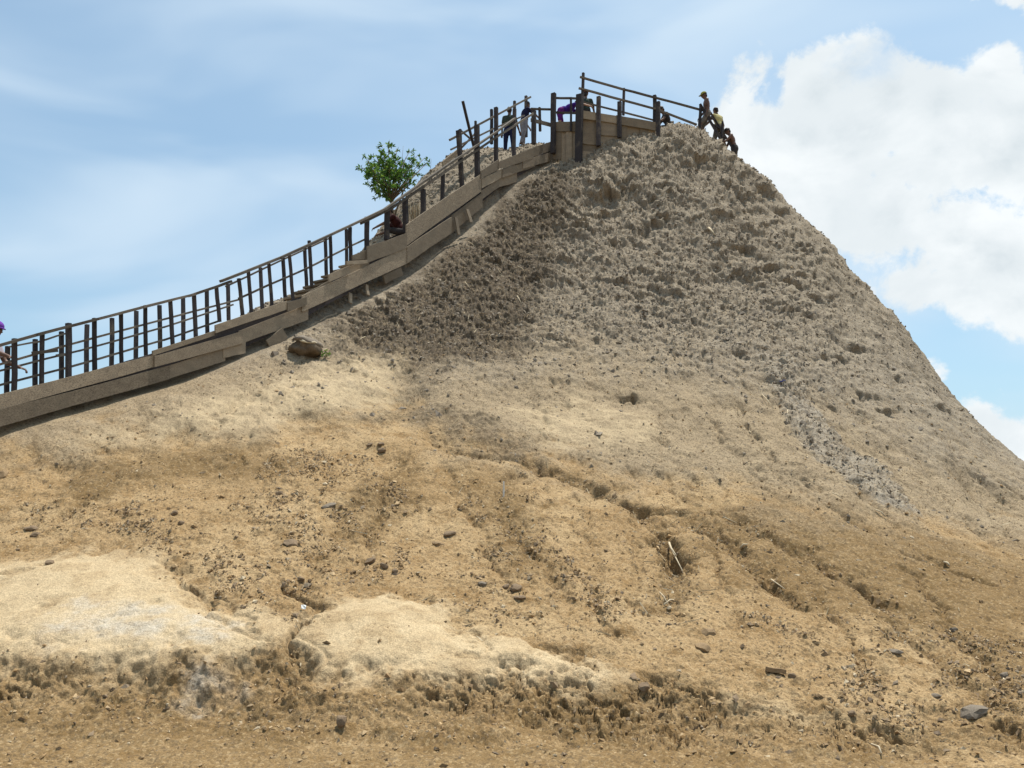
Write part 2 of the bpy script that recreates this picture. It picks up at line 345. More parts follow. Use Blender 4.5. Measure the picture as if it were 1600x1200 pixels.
# hollows under crusts and worn foot holds
PITS = [(945, 312, .9, .22), (1005, 320, .5, .18), (1022, 352, .5, .20), (985, 622, .42, .20), (1160, 397, .5, .18), (1205, 425, .5, .18), (1240, 445, .45, .18), (1275, 470, .4, .15), (1255, 392, .4, .15), (1310, 560, .4, .16), (1335, 545, .35, .16), (1355, 615, .4, .16), (1390, 645, .4, .14),
        (1100, 440, .4, .12), (960, 380, .4, .14), (900, 410, .4, .14), (1195, 300, .45, .16), (1235, 335, .5, .18), (1110, 250, .5, .16), (1300, 640, .35, .14), (1225, 480, .35, .12), (1410, 590, .3, .12), (1480, 645, .35, .12), (1000, 460, .4, .12), (1150, 560, .35, .1)]
for u, v, w, dep in PITS:
    q = hit(u, v); m = (np.abs(X-q[0]) < 1.6) & (np.abs(Y-q[1]) < 1.6)
    ex = (X[m]-q[0]+NM[m]*.9+NS[m]*.25); ey = (Y[m]-q[1]+NM[m]*.6+NS[m]*.2)
    a = -(ex*DX[m]+ey*DY[m]); b = ex*-DY[m]+ey*DX[m]                      # a: uphill, b: across
    pr = np.exp(-(b/(w*.6))**2)*sstep(a, -.9*w, .15*w)*(1-sstep(a, .18*w, .30*w))
    DISP[m] -= dep*pr*(.5+vnoise(X[m]*4, Y[m]*4, 6))
# crusts of mud slumped one over the other: each lip stands proud, then drops
front = sstep(-DY, .2, .7)
CL = .8*np.clip(UPPER*sstep(Z, 3.5, 7)*SEEN*(.35+.65*front*(1-sstep(X, 6.0, 9.5)))*(1-.5*DEBRIS), 0, 1)
patchy = sstep(fbm(X*1.0+9, Y*1.0, 3, 95), .36, .62)
def lips(lam, seed, warp):
    h = RC*1.35/lam+warp*(fbm(TH*9/lam/2.2, RC*1.2/lam/2, 3, seed)*3.2)+NS*.5
    fr = h-np.floor(h); row = np.floor(h)
    on = sstep(vnoise(TH*9/lam/1.9+row*7.3, row*3.1, seed+5), .35, .7)
    return fr**1.5*(1-sstep(fr, .93, 1.0))*on
l1 = lips(.52, 101, .8); l2 = lips(.30, 111, 1.0); l3 = lips(.15, 121, .9)
crumb = fbm(X*9, Y*9, 3, 123, .6); crumb2 = fbm(X*24, Y*24, 2, 125, .6, True)
DISP += CL*(.20*l1*patchy+.10*l2*(.45+.55*patchy)+.05*l3)
DISP += (CL*.06+DEBRIS*SEEN*.09+.035*GREY*SEEN+.03*UPPER*SEEN)*(crumb-.5)+(CL*.03+DEBRIS*SEEN*.05+.022*GREY*SEEN+.015*UPPER*SEEN)*(crumb2-.6)
f1c, f2c, _, _, cidc = worley(X/.16+NS*.5+NM, Y/.13-NS*.5+NM, 121)
DISP += FLAKE*(.045*cidc+.03)*sstep(f2c-f1c, .02, .15)
# crumbling bank along the toe of the hill
BK = sstep(fbm(X*.9, Y*1.1, 3, 63), .34, .62)
g1, g2, _, _, gid = worley(X/.30+NS*.9+NM*2.2, Y/.24-NS*.9+NM*2.2, 141); h1, h2, _, _, hid = worley(X/.12+NS*.9+NM*2, Y/.10+NM*2, 151)
DISP += ROUGHBANK*BK*.05*(fbm(X*5, Y*7, 4, 64, .6, True)-.62)
DISP += ROUGHBANK*(.34*(fbm(X*1.7, Y*2.4, 5, 61, .6)-.5)+.035*(fbm(X*14, Y*14, 3, 62, .6)-.5))
DISP += ROUGHBANK*BK*(.055*(gid-.5)*sstep(g2-g1, .0, .25)+.022*(hid-.5)*sstep(h2-h1, 0, .3))
DISP -= ROUGHBANK*BK*(.035*(1-sstep(h2-h1, 0, .10))+.09*(1-sstep(g2-g1, 0, .09)))
# plain earth: lumps and grit
DISP += .05*(fbm(X*6, Y*6, 4, 71, .6)-.5)*(1-.85*PALE)*SEEN*sstep(Y, 5.0, 7.5)
DISP += .034*(fbm(X*22, Y*22, 3, 81, .65)-.5)*(1-.75*PALE)*SEEN
STREAK = sstep(fbm(X*2.2+Y*.8, Y*5.5-X*.6, 4, 87, .6), .60, .74)*sstep(fbm(X*1.1, Y*1.1, 2, 88), .42, .6)
DISP -= PALE*STREAK*.03; DISP += PALE*.05*(fbm(X*1.6, Y*1.6, 3, 89)-.5)
g = fbm(X*14, Y*14, 2, 85); DISP += GRAVEL*.02*sstep(g, .5, .75)
crack = (1-sstep(f2c-f1c, 0, .05))*sstep(NB, -.05, .2); DISP -= .012*crack*(1-CL)*SEEN*(1-UPPER)*sstep(Y, 6.5, 7.5)
# keep the earth clear of the stair's side boards
sd = (X-A0[0])*AN[0]+(Y-A0[1])*AN[1]; sa = (X-A0[0])*AD[0]+(Y-A0[1])*AD[1]
near_stair = np.exp(-(sd/.35)**2)*sstep(sa, -6, -5)*(1-sstep(sa, 17.5, 18))
DISP = DISP*(1-.85*near_stair)-.03*near_stair
behind = sstep(sd, .2, .8)*(1-sstep(X, 1.5, 3))*(1-sstep(Y, 30, 33))
DISP *= 1-.6*behind
OUT = .6*CL*SLOPE*np.clip(DISP, -.1, .4)                                    # crusts hang over a little, downhill
X2 = X+NRM[..., 0]*DISP+DX*OUT; Y2 = Y+NRM[..., 1]*DISP+DY*OUT; Z2 = Z+NRM[..., 2]*DISP
NR2 = grid_normals(X2, Y2, Z2)

# ------------------------------------------------------------------ helpers for objects
def link(o): COL.objects.link(o); return o
def mesh_obj(name, verts, faces, mat=None, parent=None, smooth=False):
    me = bpy.data.meshes.new(name); me.from_pydata([tuple(map(float, v)) for v in verts], [], faces); me.update()
    if smooth: me.polygons.foreach_set('use_smooth', np.ones(len(me.polygons), bool))
    if mat: me.materials.append(mat)
    o = bpy.data.objects.new(name, me); link(o)
    if parent is not None:
        o.parent = parent; o.matrix_parent_inverse = Matrix.Translation(-Vector(parent.location))
    return o
def big_mesh(name, V, Q, mat, smooth=False):
    me = bpy.data.meshes.new(name); k = Q.shape[1]; nf = len(Q)
    me.vertices.add(len(V)); me.vertices.foreach_set('co', np.ascontiguousarray(V, np.float32).ravel())
    me.loops.add(nf*k); me.loops.foreach_set('vertex_index', np.ascontiguousarray(Q, np.int32).ravel())
    me.polygons.add(nf); me.polygons.foreach_set('loop_start', np.arange(0, nf*k, k, dtype=np.int32)); me.polygons.foreach_set('loop_total', np.full(nf, k, np.int32))
    me.update(calc_edges=True); me.validate()
    me.polygons.foreach_set('use_smooth', np.full(nf, smooth))
    me.materials.append(mat); o = bpy.data.objects.new(name, me); return link(o)
def tag(o, label, cat, group=None, kind=None):
    if label: o['label'] = label
    if cat: o['category'] = cat
    if group: o['group'] = group
    if kind: o['kind'] = kind
    return o
def empty(name, loc, label, cat, group=None):
    o = bpy.data.objects.new(name, None); o.location = tuple(map(float, loc)); o.empty_display_size = .2; link(o)
    return tag(o, label, cat, group)

# ------------------------------------------------------------------ materials
class NB_:
    def __init__(s, name, rough=.9, spec=.2):
        s.m = bpy.data.materials.new(name); s.m.use_nodes = True; s.t = s.m.node_tree; s.N = s.t.nodes; s.L = s.t.links
        s.b = s.N['Principled BSDF']; s.b.inputs['Roughness'].default_value = rough; s.b.inputs['Specular IOR Level'].default_value = spec
        s.tc = s.N.new('ShaderNodeTexCoord')
    def noise(s, scale, detail=5, rough=.6, coord='Object', sc=(1, 1, 1), dist=0):
        mp = s.N.new('ShaderNodeMapping'); mp.inputs['Scale'].default_value = sc; s.L.new(s.tc.outputs[coord], mp.inputs[0])
        n = s.N.new('ShaderNodeTexNoise'); n.inputs['Scale'].default_value = scale; n.inputs['Detail'].default_value = detail
        n.inputs['Roughness'].default_value = rough; n.inputs['Distortion'].default_value = dist; s.L.new(mp.outputs[0], n.inputs['Vector']); return n.outputs[0]
    def voro(s, scale, out='Color', coord='Object'):
        n = s.N.new('ShaderNodeTexVoronoi'); n.inputs['Scale'].default_value = scale; s.L.new(s.tc.outputs[coord], n.inputs['Vector']); return n.outputs[out]
    def ramp(s, x, lo, hi, a=0.0, b=1.0):
        n = s.N.new('ShaderNodeMapRange'); n.interpolation_type = 'SMOOTHSTEP'; s.L.new(x, n.inputs[0])
        n.inputs[1].default_value = lo; n.inputs[2].default_value = hi; n.inputs[3].default_value = a; n.inputs[4].default_value = b; return n.outputs[0]
    def math(s, op, a, b=0.0, clamp=False):
        n = s.N.new('ShaderNodeMath'); n.operation = op; n.use_clamp = clamp
        for i, x in enumerate((a, b)):
            if isinstance(x, (int, float)): n.inputs[i].default_value = x
            else: s.L.new(x, n.inputs[i])
        return n.outputs[0]
    def mix(s, f, a, b, blend='MIX'):
        n = s.N.new('ShaderNodeMix'); n.data_type = 'RGBA'; n.blend_type = blend
        if isinstance(f, (int, float)): n.inputs['Factor'].default_value = f
        else: s.L.new(f, n.inputs['Factor'])
        for i, x in ((6, a), (7, b)):
            if isinstance(x, tuple): n.inputs[i].default_value = (*x, 1) if len(x) == 3 else x
            else: s.L.new(x, n.inputs[i])
        return n.outputs[2]
    def attr(s, name):
        n = s.N.new('ShaderNodeAttribute'); n.attribute_name = name; sp = s.N.new('ShaderNodeSeparateColor'); s.L.new(n.outputs['Color'], sp.inputs[0]); return sp.outputs
    def bump(s, h, strength=.5, dist=.02):
        n = s.N.new('ShaderNodeBump'); n.inputs['Strength'].default_value = strength; n.inputs['Distance'].default_value = dist
        s.L.new(h, n.inputs['Height']); s.L.new(n.outputs[0], s.b.inputs['Normal'])
    def color(s, c):
        if isinstance(c, tuple): s.b.inputs['Base Color'].default_value = (*c, 1)
        else: s.L.new(c, s.b.inputs['Base Color'])
        return s.m
def earth_material():
    k = NB_('earth', .95, .12)
    r, g, b = k.attr('soil_a')[:3]; r2, g2, b2 = k.attr('soil_b')[:3]
    n1 = k.noise(.55, 6, .6); n2 = k.noise(3.0, 6, .65); n3 = k.noise(16, 5, .7); n4 = k.noise(70, 3, .7)
    tan = k.mix(k.ramp(n1, .35, .65), (.305, .202, .100), (.385, .270, .145))
    tan = k.mix(k.ramp(n2, .44, .70), tan, (.230, .142, .062))
    tan = k.mix(k.ramp(n3, .52, .74, 0, .55), tan, (.16, .095, .042))
    grey = k.mix(k.ramp(n2, .3, .7), (.325, .250, .160), (.245, .186, .118))
    grey = k.mix(k.ramp(n3, .50, .72, 0, .6), grey, (.15, .112, .075))
    upper = k.mix(k.ramp(n2, .3, .7), (.305, .258, .196), (.225, .189, .145))
    upper = k.mix(k.ramp(n3, .50, .72, 0, .6), upper, (.12, .097, .074))
    col = k.mix(r, tan, grey); col = k.mix(g, col, upper)
    col = k.mix(k.math('MULTIPLY', r2, k.ramp(n3, .25, .7, .5, 1)), col, (.160, .100, .042))      # brown, damp in patches; also tints gullies, bank and crust streaks
    col = k.mix(k.math('MULTIPLY', g2, k.ramp(n3, .3, .62, .5, 1)), col, (.075, .057, .040))     # dark debris
    col = k.mix(k.math('MULTIPLY', b, k.ramp(n2, .2, .8, 1, .65)), col, (.50, .385, .238))      # pale dried crust
    col = k.mix(k.math('MULTIPLY', b2, k.ramp(n2, .35, .65, .1, .7)), col, (.50, .455, .38))        # salt bloom
    # grit of mixed colours
    vc = k.voro(42); sp = k.N.new('ShaderNodeSeparateColor'); k.L.new(vc, sp.inputs[0])
    notpale = k.math('SUBTRACT', 1.0, k.math('MULTIPLY', b, .85))
    col = k.mix(k.math('MULTIPLY', k.ramp(sp.outputs[0], .80, .86), k.math('MULTIPLY', notpale, .28)), col, (.47, .35, .20))
    col = k.mix(k.math('MULTIPLY', k.ramp(sp.outputs[1], .78, .84), k.math('MULTIPLY', notpale, .5)), col, (.10, .070, .042))
    val = k.ramp(n4, .28, .72, .68, 1.28); v2 = k.ramp(n3, .25, .75, .88, 1.10)
    hv = k.N.new('ShaderNodeHueSaturation'); k.L.new(col, hv.inputs['Color']); k.L.new(k.math('MULTIPLY', val, v2), hv.inputs['Value'])
    h = k.math('ADD', k.math('MULTIPLY', n4, .5), k.math('MULTIPLY', n3, 1.0)); k.bump(h, .6, .035)
    return k.color(hv.outputs[0])
def simple(name, c1, c2, scale=8, rough=.85, spec=.25, bump=.0, sc=(1, 1, 1), coord='Object', fine=None):
    k = NB_(name, rough, spec); n = k.noise(scale, 6, .65, coord, sc); col = k.mix(k.ramp(n, .32, .68), c1, c2)
    if fine:
        n2 = k.noise(fine, 4, .7, coord, sc); hv = k.N.new('ShaderNodeHueSaturation'); k.L.new(col, hv.inputs['Color']); k.L.new(k.ramp(n2, .25, .75, .7, 1.2), hv.inputs['Value']); col = hv.outputs[0]; n = n2
    if bump: k.bump(n, bump, .02)
    return k.color(col)
M = {}
M['earth'] = earth_material()
def per_piece(name, stops, rough=.9, spec=.15, scale=30):
    """colour differs from piece to piece (random per mesh island)"""
    k = NB_(name, rough, spec); g = k.N.new('ShaderNodeNewGeometry'); rp = k.N.new('ShaderNodeValToRGB'); k.L.new(g.outputs['Random Per Island'], rp.inputs[0])
    e = rp.color_ramp.elements; e[0].position = 0; e[0].color = (*stops[0], 1); e[1].position = 1; e[1].color = (*stops[-1], 1)
    for i, s in enumerate(stops[1:-1]): x = e.new((i+1)/(len(stops)-1)); x.color = (*s, 1)
    n = k.noise(scale, 3, .6); hv = k.N.new('ShaderNodeHueSaturation'); k.L.new(rp.outputs[0], hv.inputs['Color']); k.L.new(k.ramp(n, .3, .7, .8, 1.15), hv.inputs['Value'])
    return k.color(hv.outputs[0])
M['gravel'] = per_piece('gravel', [(.13, .09, .055), (.33, .21, .10), (.20, .145, .095), (.45, .32, .18), (.27, .18, .095), (.16, .12, .085), (.52, .42, .28)])
M['clod'] = per_piece('clod', [(.20, .165, .125), (.28, .235, .18), (.16, .13, .10), (.25, .21, .165), (.22, .18, .14)])
M['straw'] = per_piece('straw', [(.42, .33, .20), (.30, .22, .13), (.55, .46, .32), (.22, .16, .10)])
def wood(name, c1, c2, c3):
    k = NB_(name, .85, .2); oi = k.N.new('ShaderNodeObjectInfo')
    n = k.noise(3.2, 8, .72, 'Object', (1, 1, 2.2)); gr = k.noise(9, 6, .7, 'Generated', (1.2, 14, 14)); st = k.noise(2.3, 4, .6)
    col = k.mix(k.ramp(n, .3, .7), c1, c2); col = k.mix(k.ramp(gr, .40, .66, 0, .85), col, c3)
    col = k.mix(k.ramp(st, .54, .68, 0, .45), col, (.20, .165, .12))                                # dried mud splashed on the boards
    hv = k.N.new('ShaderNodeHueSaturation'); k.L.new(col, hv.inputs['Color']); k.L.new(k.ramp(oi.outputs['Random'], 0, 1, .62, 1.2), hv.inputs['Value'])
    k.bump(gr, .4, .01); return k.color(hv.outputs[0])
M['board'] = wood('weathered_board', (.36, .29, .205), (.255, .203, .145), (.11, .085, .062))
M['post'] = wood('weathered_post', (.080, .068, .066), (.052, .045, .048), (.028, .025, .029))
M['rail'] = wood('weathered_rail', (.22, .185, .145), (.13, .11, .09), (.07, .058, .048))
M['stone'] = simple('stone', (.17, .118, .075), (.26, .185, .115), 12, .9, .2, .4, fine=60)
M['stone_tan'] = simple('stone_tan', (.32, .22, .12), (.24, .16, .09), 12, .9, .2, .4, fine=60)
M['stone_grey'] = simple('stone_grey', (.24, .195, .145), (.16, .13, .10), 12, .9, .2, .4, fine=60)
M['sack'] = simple('sack_cloth', (.19, .145, .10), (.12, .09, .062), 9, .95, .1, .5, fine=70)
M['sack_rim'] = simple('sack_rim', (.60, .52, .38), (.42, .34, .23), 14, .9, .1, .3)
M['bark'] = simple('bark', (.12, .085, .055), (.20, .15, .10), 20, .9, .1, .5)

# ------------------------------------------------------------------ the hillside
def build_hillside():
    V = np.stack([X2, Y2, Z2], -1).reshape(-1, 3)
    i = np.arange(nr-1)[:, None]; j = np.arange(na)[None]; j2 = (j+1) % na
    Q = np.stack([i*na+j, (i+1)*na+j, (i+1)*na+j2, i*na+j2], -1).reshape(-1, 4)
    Q = Q[:, ::-1]
    o = big_mesh('hillside', V, Q, M['earth'], True)
    for nm, ch in (('soil_a', (GREY, UPPER*.9, PALE*(1-.45*STREAK)*(1-.35*sstep(NM, .02, .2)))), ('soil_b', (np.clip(BROWN*(1-.35*GREY)+.55*PALE*STREAK+.75*GULL*(1-GREY)+.55*ROUGHBANK*(1-SALT), 0, 1), np.clip(DEBRIS, 0, 1), SALT))):
        a = o.data.attributes.new(nm, 'FLOAT_COLOR', 'POINT')
        c = np.ones((len(V), 4), np.float32)
        for q in range(3): c[:, q] = ch[q].ravel()
        a.data.foreach_set('color', c.ravel())
    o['kind'] = 'structure'; o['label'] = 'steep mound of grey and tan dried mud rising from bare ground'
    return o
hillside = build_hillside()

# lookup of the finished surface: nearest grid node by polar position
def surf(x, y):
    dx = x-OC[0]; dy = y-OC[1]; r = math.hypot(dx, dy); a = math.atan2(dx, dy)
    i = int(np.clip(np.searchsorted(RR, r), 1, nr-2)); j = int(np.clip(np.searchsorted(AZ[:1060], a), 0, 1059))
    i0 = max(i-6, 0); j0 = max(j-6, 0)
    sx = X2[i0:i+7, j0:j+7]-x; sy = Y2[i0:i+7, j0:j+7]-y; k = np.argmin(sx*sx+sy*sy); a_, b_ = divmod(k, sx.shape[1])
    return float(Z2[i0+a_, j0+b_]), NR2[i0+a_, j0+b_]
def surf_hit(u, v, near=5.0):
    dx, dy, dz = [float(q) for q in pixel_ray(u, v)]
    h = hit(u, v); y0 = h[1]
    for t in np.arange(max(near, y0/dy-1.6), y0/dy+2.5, .01):
        z, n = surf(dx*t, dy*t)
        if EYE+dz*t <= z: return np.array([dx*t, dy*t, z]), n
    z, n = surf(h[0], h[1]); return np.array([h[0], h[1], z]), n

# ------------------------------------------------------------------ loose grit, clods and straw (uncountable)
def scatter(name, weight, count, size, mat, label, cat, flat=.7, embed=.25, jit=.35):
    w = weight.copy(); w[:12] = 0; w[-60:] = 0; w[:, 1058:] = 0
    cell = np.abs(np.gradient(RR))[:, None]*RR[:, None]; w = (w*cell).ravel(); w = np.clip(w, 0, None); w /= w.sum()
    idx = RNG.choice(len(w), count, p=w); P = np.stack([X2, Y2, Z2], -1).reshape(-1, 3)[idx]; Nn = NR2.reshape(-1, 3)[idx]
    P = P+RNG.normal(0, .012, P.shape)*np.array([1, 1, 0])
    base = np.array([[1, 0, 0], [-1, 0, 0], [0, 1, 0], [0, -1, 0], [0, 0, 1], [0, 0, -1]], float)
    fac = np.array([[0, 2, 4], [2, 1, 4], [1, 3, 4], [3, 0, 4], [2, 0, 5], [1, 2, 5], [3, 1, 5], [0, 3, 5]])
    s = size[0]*np.exp(RNG.normal(0, size[1], count)); s = np.clip(s, size[0]*.4, size[0]*3.2)
    sh = base[None]*(1+RNG.normal(0, jit, (count, 6, 1)))+RNG.normal(0, .18, (count, 6, 3))
    sh[..., 2] *= flat
    T = np.cross(Nn, RNG.normal(0, 1, Nn.shape)); T /= np.linalg.norm(T, axis=1, keepdims=True); B = np.cross(Nn, T)
    el = RNG.uniform(.75, 1.4, count)
    V = P[:, None]+s[:, None, None]*(sh[..., 0:1]*T[:, None]*el[:, None, None]+sh[..., 1:2]*B[:, None]+(sh[..., 2:3]+flat*(1-2*embed)*.6)*Nn[:, None])
    Q = (fac[None]+6*np.arange(count)[:, None, None]).reshape(-1, 3)
    o = big_mesh(name, V.reshape(-1, 3), Q, mat); tag(o, label, cat, kind='stuff'); return o
vis = SEEN*sstep(Y, 5.5, 6.5)*(1-sstep(RC, 26, 28))*(1-near_stair)
front_side = sstep(-DY, -.2, .2)*vis
scatter('gravel', front_side*(.015+2.2*GRAVEL*sstep(NM+.6*NS, -.05, .25)+.25*ROUGHBANK+.6*GULL+.05*LOWER)*(1-.93*PALE)*(1-.75*UPPER), 30000, (.0095, .5), M['gravel'], 'loose gravel and grit lying on the lower tan slope', 'gravel')
scatter('loose_clods', front_side*(CL+.12*DEBRIS+.03*GREY+.5*FLAKE), 26000, (.021, .42), M['clod'], 'crumbled grey mud clods covering the upper slope', 'clods', .6, .3)

# ------------------------------------------------------------------ timber builders
def prism(name, a, b, w, h, mat, parent=None, up=(0, 0, 1), jit=.0, taper=1.0):
    """squared timber from a to b, w across (horizontal), h along 'up'"""
    a = Vector(tuple(map(float, a))); b = Vector(tuple(map(float, b))); d = (b-a).normalized(); upv = Vector(up)
    if abs(d.dot(upv)) > .95: upv = Vector((AD[0], AD[1], 0))
    s = d.cross(upv).normalized(); t = s.cross(d).normalized(); V = []
    n = 4 if jit else 2
    for i in range(n):
        f = i/(n-1); c = a.lerp(b, f); k = 1+(taper-1)*f
        o1 = s*random.uniform(-jit, jit)+t*random.uniform(-jit, jit) if 0 < i < n-1 else Vector((0, 0, 0))
        for sx, sy in ((-1, -1), (1, -1), (1, 1), (-1, 1)):
            V.append(c+o1+s*(w/2*k*sx*random.uniform(.93, 1.05))+t*(h/2*k*sy*random.uniform(.93, 1.05)))
    Fc = [(3, 2, 1, 0), tuple(range(4*n-4, 4*n))]
    for i in range(n-1):
        for q in range(4): Fc.append((4*i+q, 4*i+(q+1) % 4, 4*i+4+(q+1) % 4, 4*i+4+q))
    return mesh_obj(name, V, Fc, mat, parent)
def slab(name, quad, nrm, th, mat, parent=None):
    """board with the four given front corners, th thick behind them"""
    q = [Vector(tuple(map(float, p))) for p in quad]; n = Vector(tuple(map(float, nrm))).normalized()*th
    e = .004
    V = []; m = 5
    top = [q[0].lerp(q[1], i/(m-1)) for i in range(m)]; bot = [q[3].lerp(q[2], i/(m-1)) for i in range(m)]
    wv = (q[0]-q[3]); 
    for i in range(m):
        top[i] = top[i]+wv*random.uniform(-.02, .04); bot[i] = bot[i]+wv*random.uniform(-.04, .02)
        bow = n.normalized()*random.uniform(-.006, .006)
        V += [top[i]+bow, bot[i]+bow, bot[i]+n+bow, top[i]+n+bow]
    Fc = [(0, 1, 2, 3), (4*m-1, 4*m-2, 4*m-3, 4*m-4)]
    for i in range(m-1):
        for k in range(4): Fc.append((4*i+k, 4*i+4+k, 4*i+4+(k+1) % 4, 4*i+(k+1) % 4))
    return mesh_obj(name, V, Fc, mat, parent)
AN3 = (AN[0], AN[1], 0)

# ------------------------------------------------------------------ the stairway up the flank
st0 = stair(0, 669)
stairway = empty('wooden_stairway', st0, 'long weathered wooden stairway with plank sides and railings climbing the mound', 'stairway')
BOARDS = [  # u, top, bottom at one end; the same at the other; depth offset
    (-60, 631, 657, 244, 554, 573, -.03), (-60, 656, 684, 266, 571, 592, -.045), (239, 548, 556, 335, 517, 525, -.055), (242, 557, 574, 380, 517, 537, -.075),
    (337, 508, 521, 449, 470, 484, -.095), (264, 571, 592, 352, 542, 564, -.03), (349, 541, 560, 384, 532, 552, -.045), (374, 517, 538, 482, 476, 500, -.05), (449, 473, 487, 479, 464, 477, -.105),
    (472, 463, 488, 636, 386, 412, -.075), (478, 459, 470, 518, 437, 446, -.03), (514, 429, 441, 547, 415, 428, -.11), (547, 416, 428, 577, 407, 415, -.035), (551, 399, 407, 574, 390, 405, -.02),
    (574, 386, 411, 636, 365, 388, -.10), (635, 352, 384, 752, 272, 299, -.06), (636, 386, 412, 706, 339, 364, -.09), (706, 336, 364, 754, 301, 324, -.045),
    (752, 267, 279, 780, 249, 265, -.09), (753, 280, 295, 784, 264, 278, -.065), (752, 298, 313, 780, 279, 293, -.04), (779, 253, 264, 834, 231, 248, -.10), (785, 265, 278, 836, 249, 261, -.075),
    (780, 278, 293, 808, 267, 285, -.02), (814, 237, 250, 876, 216, 232, -.05), (817, 251, 264, 877, 233, 248, -.09)]
for u0, t0, b0, u1, t1, b1, off in BOARDS:
    ex = -.6
    slab('side_plank', [stair(u0, t0, off), stair(u1, t1, off), stair(u1, b1+ex, off), stair(u0, b0+ex, off)], AN3, .035, M['board'], stairway)
tp_ = [(-60, 637), (0, 622), (240, 552), (300, 533), (340, 515), (450, 478), (545, 424), (636, 370), (752, 290), (800, 260), (872, 230)]
bt_ = [(-60, 678), (0, 662), (264, 586), (380, 543), (480, 493), (636, 406), (754, 318), (800, 276), (876, 240)]
us = [-60, 60, 170, 280, 390, 480, 560, 640, 720, 790, 870]
for u0, u1 in zip(us[:-1], us[1:]):
    T = [np.interp(u, [p[0] for p in tp_], [p[1] for p in tp_]) for u in (u0, u1)]; B = [np.interp(u, [p[0] for p in bt_], [p[1] for p in bt_]) for u in (u0, u1)]
    slab('gap_shade_board', [stair(u0, T[0], .012), stair(u1, T[1], .012), stair(u1, B[1], .012), stair(u0, B[0], .012)], AN3, .03, M['post'], stairway)  # added dark backing, stands in for shade in the plank gaps
prism('loose_board', stair(541, 411, -.15), stair(573, 409, -.15), .05, .085, M['board'], stairway)
# posts: u, v of the head, u, v of the foot, width
NEAR = [(22.5, 529, 22, 612, .085), (66, 520, 65, 602, .075), (107, 505, 107, 591, .10), (147.5, 497, 148, 581, .08), (189, 489, 190, 570, .07), (227, 477, 228, 557, .07),
        (266, 470, 270, 542, .075), (303, 460, 306, 530, .08), (338, 447, 343, 503, .075), (373, 435, 379, 492, .075), (388, 424, 393, 492, .07), (420, 412, 425, 482, .07), (452, 398, 458, 470, .07),
        (483, 376, 487, 448, .075), (516, 368, 518, 430, .075), (547, 355, 548, 408, .085), (573.5, 339, 573, 416, .095), (605, 329, 604, 375, .11), (633, 310, 634, 364, .12), (661, 296, 661, 336, .11), (692, 272, 691, 316, .09),
        (716, 204, 722, 294, .11), (745, 196, 746, 280, .13), (775, 168, 775, 252, .11), (804, 170, 803, 244, .10), (834, 173, 834, 225, .13)]
for u0, v0, u1, v1, w in NEAR:
    if u0 < 560: w *= .82
    prism('post', stair(u1, v1, .06), stair(u0, v0, .06), w, w*.8, M['post'], stairway, jit=.006)
FAR = [(12, 541, 12, 612), (55, 530, 56, 602), (96, 518, 97, 592), (136, 507, 136, 584), (175, 497, 175, 572), (213, 486, 213, 561), (249, 477, 251, 545), (286, 465, 287, 533), (323, 454, 325, 520), (356, 444, 358, 490),
       (407, 418, 411, 485), (442, 403, 447, 470), (476, 386, 480, 450), (508, 371, 511, 437), (541, 358, 542, 412)]
for u0, v0, u1, v1 in FAR:
    a = stair(u1, v1, 1.12); a[2] -= .15
    prism('post', a, stair(u0, v0, 1.12), .06, .06, M['post'], stairway, jit=.005)
def rail(pts, w, h, off, name='rail', mat='rail', parent=stairway, fn=stair):
    for (u0, v0), (u1, v1) in zip(pts[:-1], pts[1:]):
        a = fn(u0, v0, off); b = fn(u1, v1, off); d = (b-a)/np.linalg.norm(b-a)
        prism(name, a-d*.06, b+d*.06, w, h, M[mat], parent, jit=.005); off = off+random.uniform(-.012, .012)
rail([(-60, 556), (62, 522), (147, 500), (227, 479), (300, 461), (357, 441)], .09, .045, .0, 'handrail')
rail([(349, 438), (440, 402), (514, 368), (601, 327), (660, 285), (717, 246), (770, 210), (803, 186)], .10, .05, -.02, 'handrail')
rail([(356, 446), (440, 406.5), (514, 372.5)], .05, .035, 1.12)
rail([(566, 348), (612, 325), (661, 292), (718, 253), (776, 214), (832, 178)], .05, .06, .0)
rail([(-60, 586), (103, 540), (260, 498), (374, 468)], .035, .035, .115)
rail([(376, 465), (418, 446), (476, 421), (541, 388), (572, 373)], .035, .04, .115)
rail([(-60, 594), (128, 547), (260, 510), (361, 477)], .035, .035, 1.06)
rail([(-60, 618), (103, 575), (260, 530), (338, 503)], .035, .035, .115)
rail([(20, 541), (60, 534), (100, 522)], .035, .03, 1.06)
prism('rail', stair(50, 552, -.0), stair(90, 547.5, .0), .03, .05, M['rail'], stairway)
prism('rail', stair(88, 556, 1.0), stair(101, 554, 1.0), .03, .05, M['rail'], stairway)
# treads between the plank sides
deck = [(-60, 634), (0, 620), (105, 592), (235, 557), (340, 515), (450, 470), (545, 414), (635, 362), (700, 320), (752, 280), (800, 250), (866, 224)]
dp = np.array([stair(u, v) for u, v in deck]); ds = (dp[:, 0]-A0[0])*AD[0]+(dp[:, 1]-A0[1])*AD[1]
zz = dp[0, 2]
while zz < dp[-1, 2]-.1:
    s0 = np.interp(zz, dp[:, 2], ds); s1 = np.interp(zz+.2, dp[:, 2], ds)
    p = A0+AD*((s0+s1)/2); q = p+AN*1.06; p = p+AN*.03
    prism('tread', (p[0], p[1], zz-.2), (q[0], q[1], zz-.2), max(.2, (s1-s0)*.95), .045, M['board'], stairway)
    zz += .2
